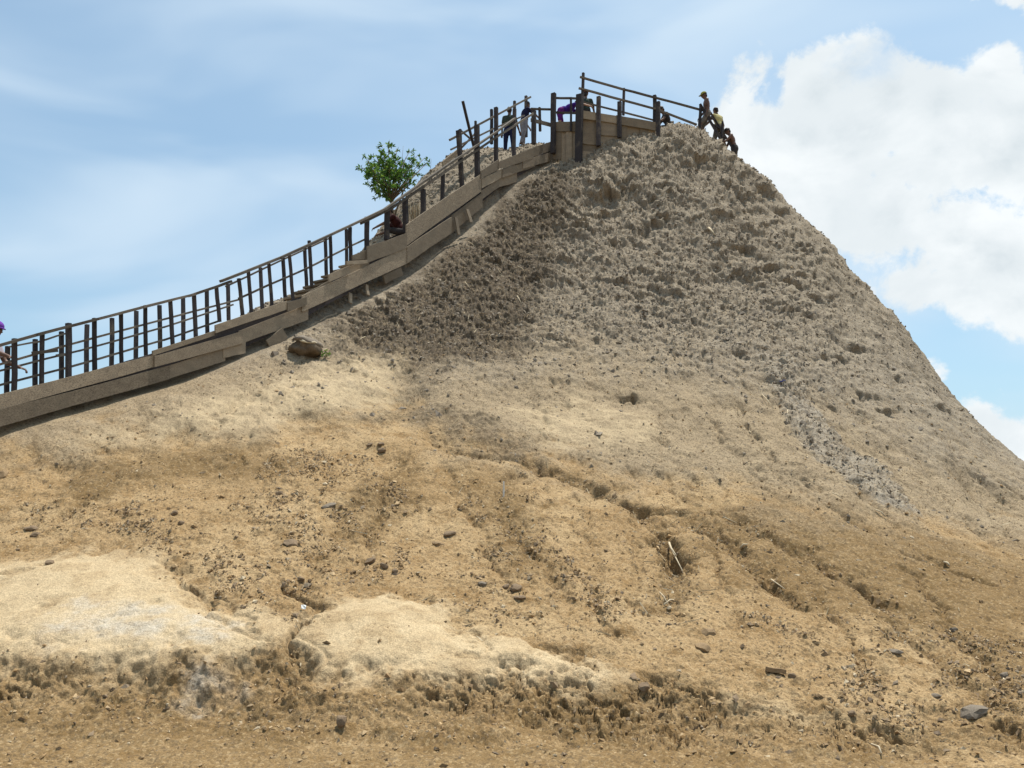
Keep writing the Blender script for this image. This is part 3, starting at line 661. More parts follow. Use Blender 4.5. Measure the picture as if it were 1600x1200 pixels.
# boards and stakes shoring the earth below the side planks
def slope_board(name, u0, v0, u1, v1, w, off, label, cat='board', mat='board'):
    a = stair(u0, v0, off); b = stair(u1, v1, off-.06)
    o = prism(name, a, b, w, .03, M[mat], None, up=(AN[0], AN[1], 0), jit=.004); return tag(o, label, cat)
slope_board('shoring_stake', 712, 340, 717, 367, .13, -.12, 'short pale board leaning against the side planks below the tree')
slope_board('shoring_stake', 730, 327, 736, 347, .14, -.14, 'split brown board propped against the upper side planks', )
slope_board('shoring_stake', 547, 458, 548, 474, .10, .0, 'short stake under the side planks left of the dark gap')
slope_board('shoring_stake', 573, 445, 575, 461, .09, .0, 'thin upright stake under the middle of the side planks')
slope_board('shoring_board', 600, 437, 628, 424, .2, -.02, 'broken board half buried under the side planks')
slope_board('shoring_board', 420, 540, 445, 520, .25, -.02, 'short board wedged below the lower side planks near the sack')

# ------------------------------------------------------------------ upper landing railing on the far side
lr = stair(716, 240, 1.2)
landing = empty('landing_railing', lr, 'rough pole railing on the far side of the stairs near the top', 'railing')
for u0, v0, u1, v1, w in [(768, 171, 768, 225, .08), (822, 150, 822, 214, .085), (804, 158, 803, 215, .075), (743, 189, 744, 240, .06), (719, 202, 720, 240, .07)]:
    prism('post', stair(u1, v1, 1.2), stair(u0, v0, 1.2), w, w, M['post'], landing, jit=.006)
rail([(704, 218), (768, 184), (828, 152)], .05, .06, 1.12, 'rail', 'rail', landing)
rail([(706, 233), (767, 203), (818, 181)], .05, .05, 1.12, 'rail', 'rail', landing)
prism('rail', stair(720, 204, 1.2), stair(741, 222, 1.2), .04, .05, M['rail'], landing)
prism('rail', stair(719, 233, 1.2), stair(746, 205, 1.2), .04, .05, M['rail'], landing)
tag(prism('leaning_pole', stair(741, 232, .9), stair(723, 158, .7), .075, .06, M['post'], None, jit=.008), 'tall pole leaning left above the upper stair railing', 'pole')
tag(slab('edge_board', [stair(692, 252, 1.5), stair(722, 228, 1.5), stair(722, 235, 1.5), stair(693, 260, 1.5)], AN3, .05, M['board']), 'rough board edging the mud bank behind the upper stairs', 'board')

# ------------------------------------------------------------------ retaining wall of the summit
WL = [(860, 27.05), (905, 26.65), (1032, 27.05)]
def wall_pt(u, v, off=0.0):
    y = np.interp(u, [w[0] for w in WL], [w[1] for w in WL]); return at(u, v, y+off)
rw = wall_pt(905, 250)
wall = empty('retaining_wall', rw, 'grey timber retaining wall of boards and posts holding the summit platform', 'wall')
def wall_board(u0, t0, b0, u1, t1, b1, off, name='wall_plank'):
    return slab(name, [wall_pt(u0, t0, off), wall_pt(u1, t1, off), wall_pt(u1, b1, off), wall_pt(u0, b0, off)], (0, 1, 0), .035, M['board'], wall)
wall_board(864, 191, 205, 903, 189, 205, -.03, 'cap_board')
for q, (u0, u1, t, b) in enumerate([(864, 876.5, 203, 248), (875.5, 885.5, 203, 252), (884.5, 893.5, 203, 254), (892.5, 904, 203, 256)]):
    wall_board(u0, t, b, u1, t-.5, b+1, (q % 2)*.04)
for t, b in [(184, 207), (207.8, 222), (222.8, 235), (235.8, 252)]: wall_board(903, t, b+2, 936, t+2, b+4, (0 if int(t) % 2 else .04))
for t, b in [(187, 208), (208.8, 223), (223.8, 240)]: wall_board(934, t+1, b+2, 970, t+3, b+5, (0 if int(t) % 2 else .04))
for u0, u1, s in [(970, 979, 0), (979.5, 988, 1), (988.5, 1000, 5), (1001, 1012, 0), (1012.5, 1023, 1)]:
    wall_board(u0-1, 190+(u0-970)*.2, 230+(u0-970)*.1, u1+1, 191+(u0-970)*.2, 231, .04*(s % 2))
wall_board(907, 172, 184, 965, 181, 193, -.05, 'cap_board'); wall_board(963, 180, 193, 1026, 191, 204, -.06, 'cap_board')
for u0, v0, u1, v1, w in [(865, 146, 864, 240, .15), (906, 148, 904, 256, .20), (935.5, 151, 935, 228, .12), (968, 159, 968, 215, .12), (1028.5, 159, 1029, 222, .12), (892, 152, 892, 205, .06)]:
    prism('post', wall_pt(u1, v1, -.09), wall_pt(u0, v0, -.09), w, w*.8, M['post'], wall, jit=.006)
# railings of the platform
sr0 = at(911, 176, 26.9)
srail = empty('summit_railing', sr0, 'long two-pole railing sloping down from the tall post at the summit', 'railing')
for u0, v0, u1, v1, y, w in [(911.5, 114, 909, 178, 26.95, .075), (975, 138, 974, 180, 27.35, .07), (1023, 149, 1023, 205, 27.55, .10)]:
    prism('post', at(u1, v1, y), at(u0, v0, y), w, w, M['post'], srail, jit=.005)
def poly_rail(pts, w, h, parent, name='rail'):
    for a, b in zip(pts[:-1], pts[1:]):
        A = at(*a); B = at(*b); d = (B-A)/np.linalg.norm(B-A); prism(name, A-d*.06, B+d*.06, w, h, M['rail'], parent, jit=.006)
poly_rail([(909, 121, 26.87), (975, 140, 27.28), (1023, 152.5, 27.48), (1096, 172, 28.0)], .055, .06, srail)
poly_rail([(907, 138.5, 26.87), (975, 157, 27.28), (1023, 170, 27.48), (1086, 194, 28.0)], .055, .06, srail)
poly_rail([(905, 158, 27.6), (960, 172, 27.6), (1018, 187, 27.7)], .045, .05, srail)
cr0 = at(850, 200, 27.6)
crail = empty('crosswise_railing', cr0, 'short level railing between the thick posts at the head of the stairs', 'railing')
poly_rail([(832, 170, 26.7), (864, 171, 27.15)], .06, .06, crail); poly_rail([(866, 153, 27.15), (902, 154, 26.85)], .055, .06, crail); poly_rail([(866, 175.5, 27.2), (903, 177, 26.9)], .045, .06, crail)
prism('post', at(844, 205, 26.9), at(843, 168, 26.9), .07, .07, M['post'], crail)
poly_rail([(832, 188, 26.72), (863, 196, 27.15)], .05, .12, crail, 'board')
# ladder over the right shoulder of the summit
ladder = empty('pole_ladder', at(1150, 240, 28.0), 'rough pole ladder leaning over the right shoulder of the summit', 'ladder')
for (a, b, w) in [((1094, 163, 28.0), (1132, 228, 27.75), .085), ((1110, 176, 28.3), (1150, 240, 28.0), .07)]:
    prism('side_pole', at(*b), at(*a), w, w, M['post'], ladder, jit=.008)
for a, b in [((1102, 178, 27.95), (1116, 187, 28.2)), ((1111, 193, 27.9), (1125, 201, 28.15)), ((1120, 208, 27.85), (1134, 215, 28.1))]:
    prism('rung', at(*a), at(*b), .05, .05, M['post'], ladder)
prism('brace', at(1084, 203, 27.7), at(1122, 226, 27.7), .06, .07, M['post'], ladder, jit=.006)
prism('upright', at(1092, 205, 27.85), at(1095, 164, 27.95), .08, .08, M['post'], ladder, jit=.006)
prism('upright', at(1127, 232, 27.8), at(1129, 190, 27.9), .06, .06, M['post'], ladder, jit=.006)

# ------------------------------------------------------------------ the small tree behind the stairs
def tube(V, Fc, pts, radii, n=6):
    base = len(V); P = [Vector(tuple(p)) for p in pts]
    for i, p in enumerate(P):
        d = (P[min(i+1, len(P)-1)]-P[max(i-1, 0)]).normalized(); s = d.cross(Vector((.31, .87, .39))).normalized(); t = d.cross(s)
        for k in range(n):
            a = 2*math.pi*k/n; V.append(p+(s*math.cos(a)+t*math.sin(a))*radii[i])
    for i in range(len(P)-1):
        for k in range(n): Fc.append((base+i*n+k, base+i*n+(k+1) % n, base+(i+1)*n+(k+1) % n, base+(i+1)*n+k))
    Fc.append(tuple(base+(len(P)-1)*n+k for k in range(n))); Fc.append(tuple(base+k for k in range(n))[::-1])
def leaf_material():
    k = NB_('leaf', .42, .45); g = k.N.new('ShaderNodeNewGeometry')
    rp = k.N.new('ShaderNodeValToRGB'); k.L.new(g.outputs['Random Per Island'], rp.inputs[0]); e = rp.color_ramp.elements
    e[0].color = (.03, .085, .014, 1); e[1].color = (.21, .33, .045, 1); m = e.new(.5); m.color = (.06, .155, .022, 1)
    k.color(rp.outputs[0])
    tr = k.N.new('ShaderNodeBsdfTranslucent'); k.L.new(rp.outputs[0], tr.inputs[0]); mx = k.N.new('ShaderNodeMixShader'); mx.inputs[0].default_value = .35
    k.L.new(k.b.outputs[0], mx.inputs[1]); k.L.new(tr.outputs[0], mx.inputs[2]); k.L.new(mx.outputs[0], k.N['Material Output'].inputs[0]); return k.m
M['leaf'] = leaf_material()
def leaves_mesh(name, tips, length, parent, rnd):
    V = []; Fc = []
    for p, d in tips:
        d = d.normalized(); L = length*rnd.uniform(.65, 1.25); W = L*rnd.uniform(.38, .5)
        s = d.cross(Vector((rnd.gauss(0, .6), rnd.gauss(0, .6), 1))).normalized(); u = s.cross(d).normalized(); b = len(V)
        fold = rnd.uniform(.1, .35); droop = rnd.uniform(-.05, .3)
        V += [p, p+d*L*.45-s*W/2+u*W*fold, p+d*L*.5-u*droop*L*.2, p+d*L*.45+s*W/2+u*W*fold, p+d*L-u*droop*L]
        Fc += [(b, b+2, b+1), (b, b+3, b+2), (b+1, b+2, b+4), (b+2, b+3, b+4)]
    return mesh_obj(name, V, Fc, M['leaf'], parent, False)
def build_tree():
    rnd = random.Random(5); off = 2.1
    base = stair(615, 345, off); z, _ = surf(base[0], base[1]); base[2] = z-.05
    tree = empty('small_tree', base, 'small round leafy green tree growing behind the middle of the stairway', 'tree')
    def tp(u, v, o=0.0): return Vector(tuple(stair(u, v, off+o)))
    V = []; Fc = []; tips = []
    b = Vector(tuple(base)); fork = tp(611, 312); tube(V, Fc, [b, b.lerp(fork, .5)+Vector((.02, 0, 0)), fork], [.05, .042, .034], 7); tube(V, Fc, [b.lerp(fork, .3), tp(626, 310, .1), tp(640, 272, .1)], [.03, .024, .015], 6)
    ends = [(566, 262, .1), (572, 248, -.3), (577, 285, .2), (585, 300, -.2), (588, 244, .3), (600, 238, -.1), (606, 228, .2), (608, 258, -.45), (620, 232, .1), (628, 262, .4), (598, 280, -.5), (616, 278, .5), (636, 284, -.2), (640, 236, 0), (643, 262, .2), (652, 243, -.15), (660, 262, .1), (667, 254, -.1), (652, 280, .15), (645, 250, .3), (634, 246, -.3), (648, 272, -.3), (664, 246, .2), (590, 265, .55), (622, 252, -.35), (580, 270, -.45), (598, 252, .0)]
    for (u, v, o) in ends:
        e = tp(u, v, o); m = fork.lerp(e, .5)+Vector((rnd.uniform(-.06, .06), rnd.uniform(-.06, .06), rnd.uniform(-.02, .1)))
        tube(V, Fc, [fork-Vector((0, 0, rnd.uniform(0, .1))), m, e], [.022, .014, .006], 5)
        dense = u < 634
        for k in range(15 if dense else 7):
            f = rnd.uniform(.42, 1.05); q = (m.lerp(e, (f-.5)*2) if f > .5 else fork.lerp(m, f*2))
            tw = Vector((rnd.gauss(0, 1), rnd.gauss(0, 1), rnd.gauss(.35, .7))).normalized()*rnd.uniform(.12, .26)*(1 if dense else .75)
            w = q+tw; tube(V, Fc, [q, w], [.005, .003], 3)
            for j in range(13 if dense else 9):
                g = rnd.uniform(.35, 1.1); d = (tw.normalized()*.5+Vector((rnd.gauss(0, .7), rnd.gauss(0, .7), rnd.gauss(.15, .6))))
                tips.append((q.lerp(w, g), d))
    for (u, v) in [(609, 218), (630, 228), (674, 248)]:
        e = tp(u, v); tube(V, Fc, [tp(u-2, v+25), e], [.006, .003], 4)
    mesh_obj('trunk', V, Fc, M['bark'], tree, True)
    leaves_mesh('crown', tips, .105, tree, rnd)
build_tree()
def build_weed(u, v, label, h, n, length):
    p, nn = surf_hit(u, v); rnd = random.Random(u); o = empty('weed', p, label, 'plant'); tips = []; V = []; Fc = []
    b = Vector(tuple(p))
    for i in range(n):
        e = b+Vector((rnd.gauss(0, h*.5), rnd.gauss(0, h*.5), rnd.uniform(.4, 1)*h)); tube(V, Fc, [b, e], [.006, .003], 4)
        for j in range(7): tips.append((b.lerp(e, rnd.uniform(.3, 1.05)), Vector((rnd.gauss(0, 1), rnd.gauss(0, 1), rnd.gauss(.5, .5)))))
    mesh_obj('stem', V, Fc, M['bark'], o); leaves_mesh('foliage', tips, length, o, rnd)
build_weed(509, 560, 'tiny green weed on the slope beside the torn sack', .14, 7, .06)

# ------------------------------------------------------------------ people
def capsule(V, Fc, a, ra, b, rb, n=10):
    a = Vector(a); b = Vector(b); d = b-a; L = d.length; d = d.normalized() if L > 1e-6 else Vector((0, 0, 1))
    s = d.cross(Vector((.29, .41, .86))).normalized(); t = d.cross(s); rows = []
    for k in range(4): f = -math.pi/2+k*math.pi/2/4; rows.append((a+d*ra*math.sin(f), ra*max(math.cos(f), .05)))
    rows.append((a, ra)); rows.append((b, rb))
    for k in range(1, 5): f = k*math.pi/2/4; rows.append((b+d*rb*math.sin(f), rb*max(math.cos(f), .05)))
    base = len(V)
    for c, r in rows:
        for k in range(n): w = 2*math.pi*k/n; V.append(c+(s*math.cos(w)+t*math.sin(w))*r)
    for i in range(len(rows)-1):
        for k in range(n): Fc.append((base+i*n+k, base+i*n+(k+1) % n, base+(i+1)*n+(k+1) % n, base+(i+1)*n+k))
    Fc.append(tuple(base+k for k in range(n))[::-1]); Fc.append(tuple(base+(len(rows)-1)*n+k for k in range(n)))
def ellipsoid(V, Fc, c, ax, n=12, m=9, lat0=-90):
    """ax: three half axes as vectors; lat0 cuts the lower part off (for caps and hair)"""
    base = len(V); c = Vector(c)
    for i in range(m):
        f = math.radians(lat0+(90-lat0)*i/(m-1)); cf = max(math.cos(f), .03)
        for k in range(n): w = 2*math.pi*k/n; V.append(c+ax[0]*(cf*math.cos(w))+ax[1]*(cf*math.sin(w))+ax[2]*math.sin(f))
    for i in range(m-1):
        for k in range(n): Fc.append((base+i*n+k, base+i*n+(k+1) % n, base+(i+1)*n+(k+1) % n, base+(i+1)*n+k))
    Fc.append(tuple(base+k for k in range(n))[::-1]); Fc.append(tuple(base+(m-1)*n+k for k in range(n)))
def fuse(name, V, Fc, voxel, mat, parent):
    o = mesh_obj(name+'_raw', V, Fc, None); rm = o.modifiers.new('remesh', 'REMESH'); rm.mode = 'VOXEL'; rm.voxel_size = voxel
    sm = o.modifiers.new('smooth', 'SMOOTH'); sm.factor = .5; sm.iterations = 3
    dg = bpy.context.evaluated_depsgraph_get(); me = bpy.data.meshes.new_from_object(o.evaluated_get(dg)); me.name = name
    raw = o.data; bpy.data.objects.remove(o); bpy.data.meshes.remove(raw)
    me.materials.clear(); me.materials.append(mat); me.polygons.foreach_set('use_smooth', np.ones(len(me.polygons), bool))
    q = bpy.data.objects.new(name, me); link(q); q.parent = parent; q.matrix_parent_inverse = Matrix.Translation(-Vector(parent.location)); return q
def cloth(name, c): return simple(name, c, tuple(x*.7 for x in c), 6, .9, .1, .2)
M['skin_dark'] = simple('skin_dark', (.11, .058, .036), (.15, .085, .055), 9, .55, .35)
M['skin_brown'] = simple('skin_brown', (.13, .066, .042), (.10, .052, .035), 9, .55, .35)
M['skin_light'] = simple('skin_light', (.46, .27, .18), (.38, .21, .14), 9, .55, .35)
M['skin_mud'] = simple('skin_mud', (.26, .20, .14), (.15, .10, .07), 7, .7, .3)
M['hair'] = simple('hair', (.012, .009, .008), (.03, .02, .015), 30, .6, .3)
M['eye'] = simple('eye', (.02, .015, .012), (.03, .02, .015), 20, .2, .5)
def limb_dir(f, r, pitch, out): 
    p = math.radians(pitch); o = math.radians(out)
    return (f*math.sin(p)-Vector((0, 0, 1))*math.cos(p))*math.cos(o)+r*math.sin(o)
def person(label, head_uv, y, yaw, lean=5, neck=0, arms=((5, 8, 15), (5, 8, 15)), legs=((0, 4, 0), (0, 4, 0)), skin='skin_brown', shirt=None, bottoms=None, headgear=None, sc=1.0, voxel=.013, sleeve=.5, legcover=.9, hair=True, headturn=0, open_hand=False):
    """arms: (pitch of upper arm, spread, elbow bend); legs: (pitch of thigh, spread, knee bend); angles in degrees"""
    ya = math.radians(yaw); f = Vector((math.cos(ya), math.sin(ya), 0)); r = Vector((math.sin(ya), -math.cos(ya), 0)); up = Vector((0, 0, 1))
    le = math.radians(lean); td = up*math.cos(le)+f*math.sin(le); fwd = f*math.cos(le)-up*math.sin(le)
    nk = math.radians(lean+neck); hd = up*math.cos(nk)+f*math.sin(nk)
    pel = Vector((0, 0, 0)); chest = pel+td*.33*sc; nb = pel+td*.50*sc; hc = nb+hd*.19*sc
    V = []; Fc = []; S = sc
    # trunk
    ellipsoid(V, Fc, pel+td*.02*S, (r*.165*S, fwd*.115*S, td*.14*S)); ellipsoid(V, Fc, pel+td*.17*S, (r*.14*S, fwd*.10*S, td*.17*S)); ellipsoid(V, Fc, chest+td*.02*S, (r*.17*S, fwd*.115*S, td*.19*S))
    capsule(V, Fc, nb-r*.155*S-td*.04*S, .062*S, nb+r*.155*S-td*.04*S, .062*S); capsule(V, Fc, nb-td*.02*S, .062*S, hc-hd*.07*S, .052*S)
    # head with face
    ht = math.radians(headturn); hf0 = f*math.cos(nk)-up*math.sin(nk); hf = hf0*math.cos(ht)+r*math.sin(ht); hr = r*math.cos(ht)-hf0*math.sin(ht)
    ellipsoid(V, Fc, hc+hd*.02*S, (hr*.076*S, hf*.095*S, hd*.115*S), 14, 11); ellipsoid(V, Fc, hc+hf*.03*S-hd*.055*S, (hr*.055*S, hf*.062*S, hd*.06*S))
    capsule(V, Fc, hc+hf*.088*S+hd*.015*S, .011*S, hc+hf*.112*S-hd*.02*S, .016*S, 8)
    for q in (-1, 1):
        ellipsoid(V, Fc, hc+hr*.078*S*q-hf*.005*S, (hr*.012*S, hf*.02*S, hd*.032*S), 8, 7)
    capsule(V, Fc, hc+hf*.088*S-hd*.052*S-hr*.018*S, .010*S, hc+hf*.088*S-hd*.052*S+hr*.018*S, .010*S, 8)
    SV = []; SF = []; BV = []; BF = []
    for q, (pitch, out, bend) in zip((-1, 1), arms):
        sh = nb+r*.175*S*q-td*.05*S; d1 = limb_dir(f, r*q, pitch+lean*.0, out); el = sh+d1*.28*S; d2 = limb_dir(f, r*q, pitch+bend, out*.6); wr = el+d2*.245*S
        capsule(V, Fc, sh, .052*S, el, .040*S); capsule(V, Fc, el, .041*S, wr, .029*S)
        # hand: palm, four fingers, thumb
        side = d2.cross(up).normalized() if abs(d2.dot(up)) < .98 else f.copy(); nrm = side.cross(d2).normalized()
        pc = wr+d2*.05*S; capsule(V, Fc, wr+d2*.015*S-side*.018*S, .020*S, pc+d2*.035*S-side*.022*S, .017*S, 8); capsule(V, Fc, wr+d2*.015*S+side*.018*S, .020*S, pc+d2*.035*S+side*.022*S, .017*S, 8)
        for k, ln in enumerate((.058, .07, .074, .066)):
            o_ = side*((k-1.5)*.021*S); b0 = pc+d2*.045*S+o_; b1 = b0+(d2*.8-nrm*.45).normalized()*ln*.55*S; b2 = b1+(d2*.45-nrm*.9).normalized()*ln*.5*S
            capsule(V, Fc, b0, .0105*S, b1, .0095*S, 6); capsule(V, Fc, b1, .0095*S, b2, .0085*S, 6)
        t0 = wr+d2*.035*S+side*.03*S; capsule(V, Fc, t0, .013*S, t0+(d2*.6+side*.7-nrm*.3).normalized()*.055*S, .010*S, 6)
        if shirt:
            e2 = sh.lerp(el, sleeve); capsule(SV, SF, sh, .068*S, e2, .058*S)
    feet = []
    for q, (pitch, out, bend) in zip((-1, 1), legs):
        hp = pel+r*.092*S*q-td*.03*S; d1 = limb_dir(f, r*q, pitch, out); kn = hp+d1*.42*S; d2 = limb_dir(f, r*q, pitch-bend, out*.5); an = kn+d2*.40*S
        capsule(V, Fc, hp, .088*S, kn, .057*S); capsule(V, Fc, kn, .057*S, an, .038*S); capsule(V, Fc, kn.lerp(an, .15), .055*S, kn.lerp(an, .5), .052*S)
        toe = an+f*.16*S-up*.045*S; capsule(V, Fc, an-f*.035*S-up*.03*S, .038*S, toe, .030*S); feet.append(an.z-.08*S)
        if bottoms:
            if legcover <= 1: capsule(BV, BF, hp, .105*S, hp.lerp(kn, legcover), .078*S)
            else: capsule(BV, BF, hp, .105*S, kn, .075*S); capsule(BV, BF, kn, .074*S, kn.lerp(an, legcover-1), .06*S)
    if bottoms: ellipsoid(BV, BF, pel+td*.03*S, (r*.182*S, fwd*.132*S, td*.15*S))
    if shirt:
        ellipsoid(SV, SF, pel+td*.10*S, (r*.170*S, fwd*.132*S, td*.17*S)); ellipsoid(SV, SF, chest+td*.01*S, (r*.188*S, fwd*.135*S, td*.20*S)); capsule(SV, SF, nb-r*.15*S-td*.05*S, .075*S, nb+r*.15*S-td*.05*S, .075*S)
    org = Vector(tuple(at(head_uv[0], head_uv[1], y)))-hc-hd*.02*S
    o = empty('person', org+Vector((0, 0, min(feet))), label, 'person')
    def place(L): return [v+org for v in L]
    fuse('body', place(V), Fc, voxel, M[skin], o)
    if shirt: fuse('shirt', place(SV), SF, voxel*1.3, shirt, o)
    if bottoms: fuse('trousers' if legcover > 1 else 'shorts', place(BV), BF, voxel*1.3, bottoms, o)
    EV = []; EF = []
    for q in (-1, 1): ellipsoid(EV, EF, hc+hf*.089*S+hr*.03*S*q+hd*.018*S+org, (hr*.013*S, hf*.008*S, hd*.007*S), 8, 5)
    mesh_obj('eyes', EV, EF, M['eye'], o, True)
    if hair:
        HV = []; HF = []; ellipsoid(HV, HF, hc+hd*.035*S-hf*.014*S+org, (hr*.086*S, (hf*.97-hd*.24)*.100*S, (hd*.97+hf*.24)*.112*S), 16, 9, -8)
        ellipsoid(HV, HF, hc-hf*.05*S-hd*.01*S+org, (hr*.07*S, hf*.05*S, hd*.075*S), 12, 8); mesh_obj('hair', HV, HF, M['hair'], o, True)
    if headgear:
        mat, brim, band = headgear; HV = []; HF = []
        c = hc+hd*.062*S+org; ax = (hr*.092*S, (hf*.98-hd*.1)*.112*S, (hd*.98+hf*.1)*.088*S); ellipsoid(HV, HF, c, ax, 16, 8, -6)
        b = len(HV); n = 9
        for k in range(n):
            w = math.radians(-70+140*k/(n-1)); HV.append(c+hr*.09*S*math.sin(w)+hf*.10*S*math.cos(w)); HV.append(c+hr*.085*S*math.sin(w)+hf*(.10+brim*math.cos(w))*S*math.cos(w)-hd*.02*S)
        n0 = len(HV)
        for k in range(2*n): HV.append(HV[b+k]-hd*.010*S)
        for k in range(n-1):
            HF.append((b+2*k, b+2*k+1, b+2*k+3, b+2*k+2)); HF.append((n0+2*k+2, n0+2*k+3, n0+2*k+1, n0+2*k)); HF.append((b+2*k+1, n0+2*k+1, n0+2*k+3, b+2*k+3))
        cp_ = mesh_obj('cap', HV, HF, mat, o, True)
        if band:
            WV = []; WF = []; tw = 18
            for k in range(tw):
                w = 2*math.pi*k/tw
                for zz_ in (-.012, .022): WV.append(c+(ax[0]*math.cos(w)+ax[1]*math.sin(w))*1.04+hd*zz_*S)
            for k in range(tw): WF.append((2*k, 2*((k+1) % tw), 2*((k+1) % tw)+1, 2*k+1))
            bd = mesh_obj('cap_band', WV, WF, band, o, True)
    return o
dark_green = cloth('dark_green_cloth', (.045, .06, .05)); navy = cloth('navy_cloth', (.02, .022, .06)); purple = cloth('purple_cloth', (.06, .02, .22)); magenta = cloth('magenta_cloth', (.16, .03, .20)); pale_grey = cloth('pale_grey_cloth', (.28, .26, .27))
olive = cloth('olive_cloth', (.30, .29, .07)); vest = cloth('vest_cloth', (.52, .46, .22)); charcoal = cloth('charcoal_cloth', (.05, .045, .045)); maroon = cloth('maroon_cloth', (.045, .014, .014)); red_c = cloth('red_cloth', (.45, .03, .03)); fringe_violet = cloth('violet_fringe', (.17, .06, .36)); dirty = cloth('muddy_cloth', (.17, .15, .13))
# coming down at the left edge, one hand reaching for the rail
person('person at the left edge of the picture coming down with one hand on the rail', (-6, 513), 13.6, 0, lean=6, neck=8, arms=((28, 6, 42), (52, 10, 18)), legs=((10, 4, 8), (-6, 4, 4)), skin='skin_brown', shirt=cloth('pale_shirt', (.5, .45, .5)), bottoms=charcoal, legcover=1.8, sleeve=.6, voxel=.011, headgear=(fringe_violet, .05, None))  # cap colour paints lens colour fringing onto dark headgear
person('person in maroon crouching on the steps beside the foot of the tree', (607, 329), float(stair(607, 329, .55)[1]), 185, lean=38, neck=-10, arms=((48, 10, 10), (30, 10, 40)), legs=((95, 8, 85), (70, 12, 90)), skin='skin_dark', shirt=maroon, bottoms=charcoal, headgear=None)
person('person with dark top and bare arms standing by the upper stair railing', (796, 172.5), float(stair(796, 172, 1.3)[1]), 80, lean=4, arms=((6, 14, 20), (20, 16, 35)), skin='skin_dark', shirt=dark_green, bottoms=navy, legcover=1.9, sleeve=.6)
person('person in dark shirt and pale grey trousers holding the rail at the stair head', (824, 163.5), float(stair(824, 163, 1.2)[1]), 25, lean=8, neck=10, arms=((15, 10, 30), (62, 4, -12)), legs=((6, 4, 6), (-8, 4, 8)), skin='skin_dark', shirt=navy, bottoms=pale_grey, legcover=1.9, sleeve=.9)
person('person bent double in a blue-purple top behind the short railing', (903, 160), 27.75, 8, lean=66, neck=-25, arms=((75, 8, -25), (95, 8, -20)), legs=((14, 6, 20), (-4, 6, 16)), skin='skin_light', shirt=purple, bottoms=magenta, legcover=.85, sleeve=.4)
person('person in grey-green top and red-banded cap behind the tall summit post', (915, 147), 28.0, 80, lean=4, arms=((4, 16, 12), (4, 16, 12)), skin='skin_dark', shirt=dark_green, bottoms=charcoal, legcover=1.0, sleeve=.9, headgear=(navy, .05, red_c))
person('dark figure sitting low behind the end post of the summit wall', (1033, 171), 28.1, 190, lean=22, neck=8, arms=((30, 10, 30), (30, 10, 30)), legs=((80, 10, 80), (80, 12, 80)), skin='skin_dark', shirt=charcoal, bottoms=charcoal)
person('bare-chested person in an olive cap standing at the top of the ladder', (1100, 148.5), 28.05, 178, lean=2, neck=16, arms=((-8, 8, 30), (10, 8, 30)), legs=((34, 5, 8), (22, 5, 34)), skin='skin_brown', bottoms=dirty, legcover=.95, headgear=(olive, .09, None))
person('person in a pale yellow vest climbing the ladder at the right shoulder', (1118, 173), 28.45, 120, lean=10, neck=6, arms=((35, 20, 30), (20, 38, 20)), legs=((20, 5, 30), (-5, 5, 10)), skin='skin_dark', shirt=vest, bottoms=dirty, sleeve=.12)
person('bare-backed reddish brown person hunched lowest on the far side of the ladder', (1136.5, 205), 28.25, 172, lean=14, neck=14, arms=((40, 10, 40), (30, 10, 50)), legs=((25, 5, 40), (5, 5, 30)), skin='skin_brown', bottoms=charcoal)

# ------------------------------------------------------------------ stones, sticks and litter on the slope
def rock_mesh(name, seed, flat, jag=.16, sub=2):
    import bmesh
    bm = bmesh.new(); bmesh.ops.create_icosphere(bm, subdivisions=sub, radius=1); rnd = random.Random(seed)
    off = [Vector((rnd.gauss(0, 1), rnd.gauss(0, 1), rnd.gauss(0, 1))).normalized() for _ in range(9)]; cut = [rnd.uniform(.45, .85) for _ in off]
    for v in bm.verts:
        for o, c in zip(off, cut):
            d = v.co.dot(o)
            if d > c: v.co -= o*(d-c)*.85
        v.co *= 1+rnd.uniform(-jag, jag)*.35; v.co.z *= flat
    me = bpy.data.meshes.new(name); bm.to_mesh(me); bm.free(); return me
def align(n, spin):
    n = Vector(tuple(map(float, n))); q = Vector((0, 0, 1)).rotation_difference(n); return q.to_matrix() @ Matrix.Rotation(spin, 3, 'Z')
def stone(u, v, px, mat, label, flat=.6, stretch=1.2, group=None, seed=0, cat='stone'):
    p, n = surf_hit(u, v); dist = math.sqrt(p[0]**2+p[1]**2+(p[2]-EYE)**2); R_ = px/F*dist*.6
    me = rock_mesh('stone', int(u*7+v)+seed, flat, .4); me.materials.append(M[mat]); o = bpy.data.objects.new('stone', me); link(o)
    nn = (n*.5+np.array([0, 0, .5])); nn /= np.linalg.norm(nn)
    sp = ((u*13+v*7) % 60)/60*.8-.4
    o.matrix_world = Matrix.Translation(Vector(tuple(map(float, p+nn*R_*flat*.12)))) @ align(nn, sp).to_4x4() @ Matrix.Diagonal((R_*stretch, R_*.9, R_, 1))
    return tag(o, label, cat, group)
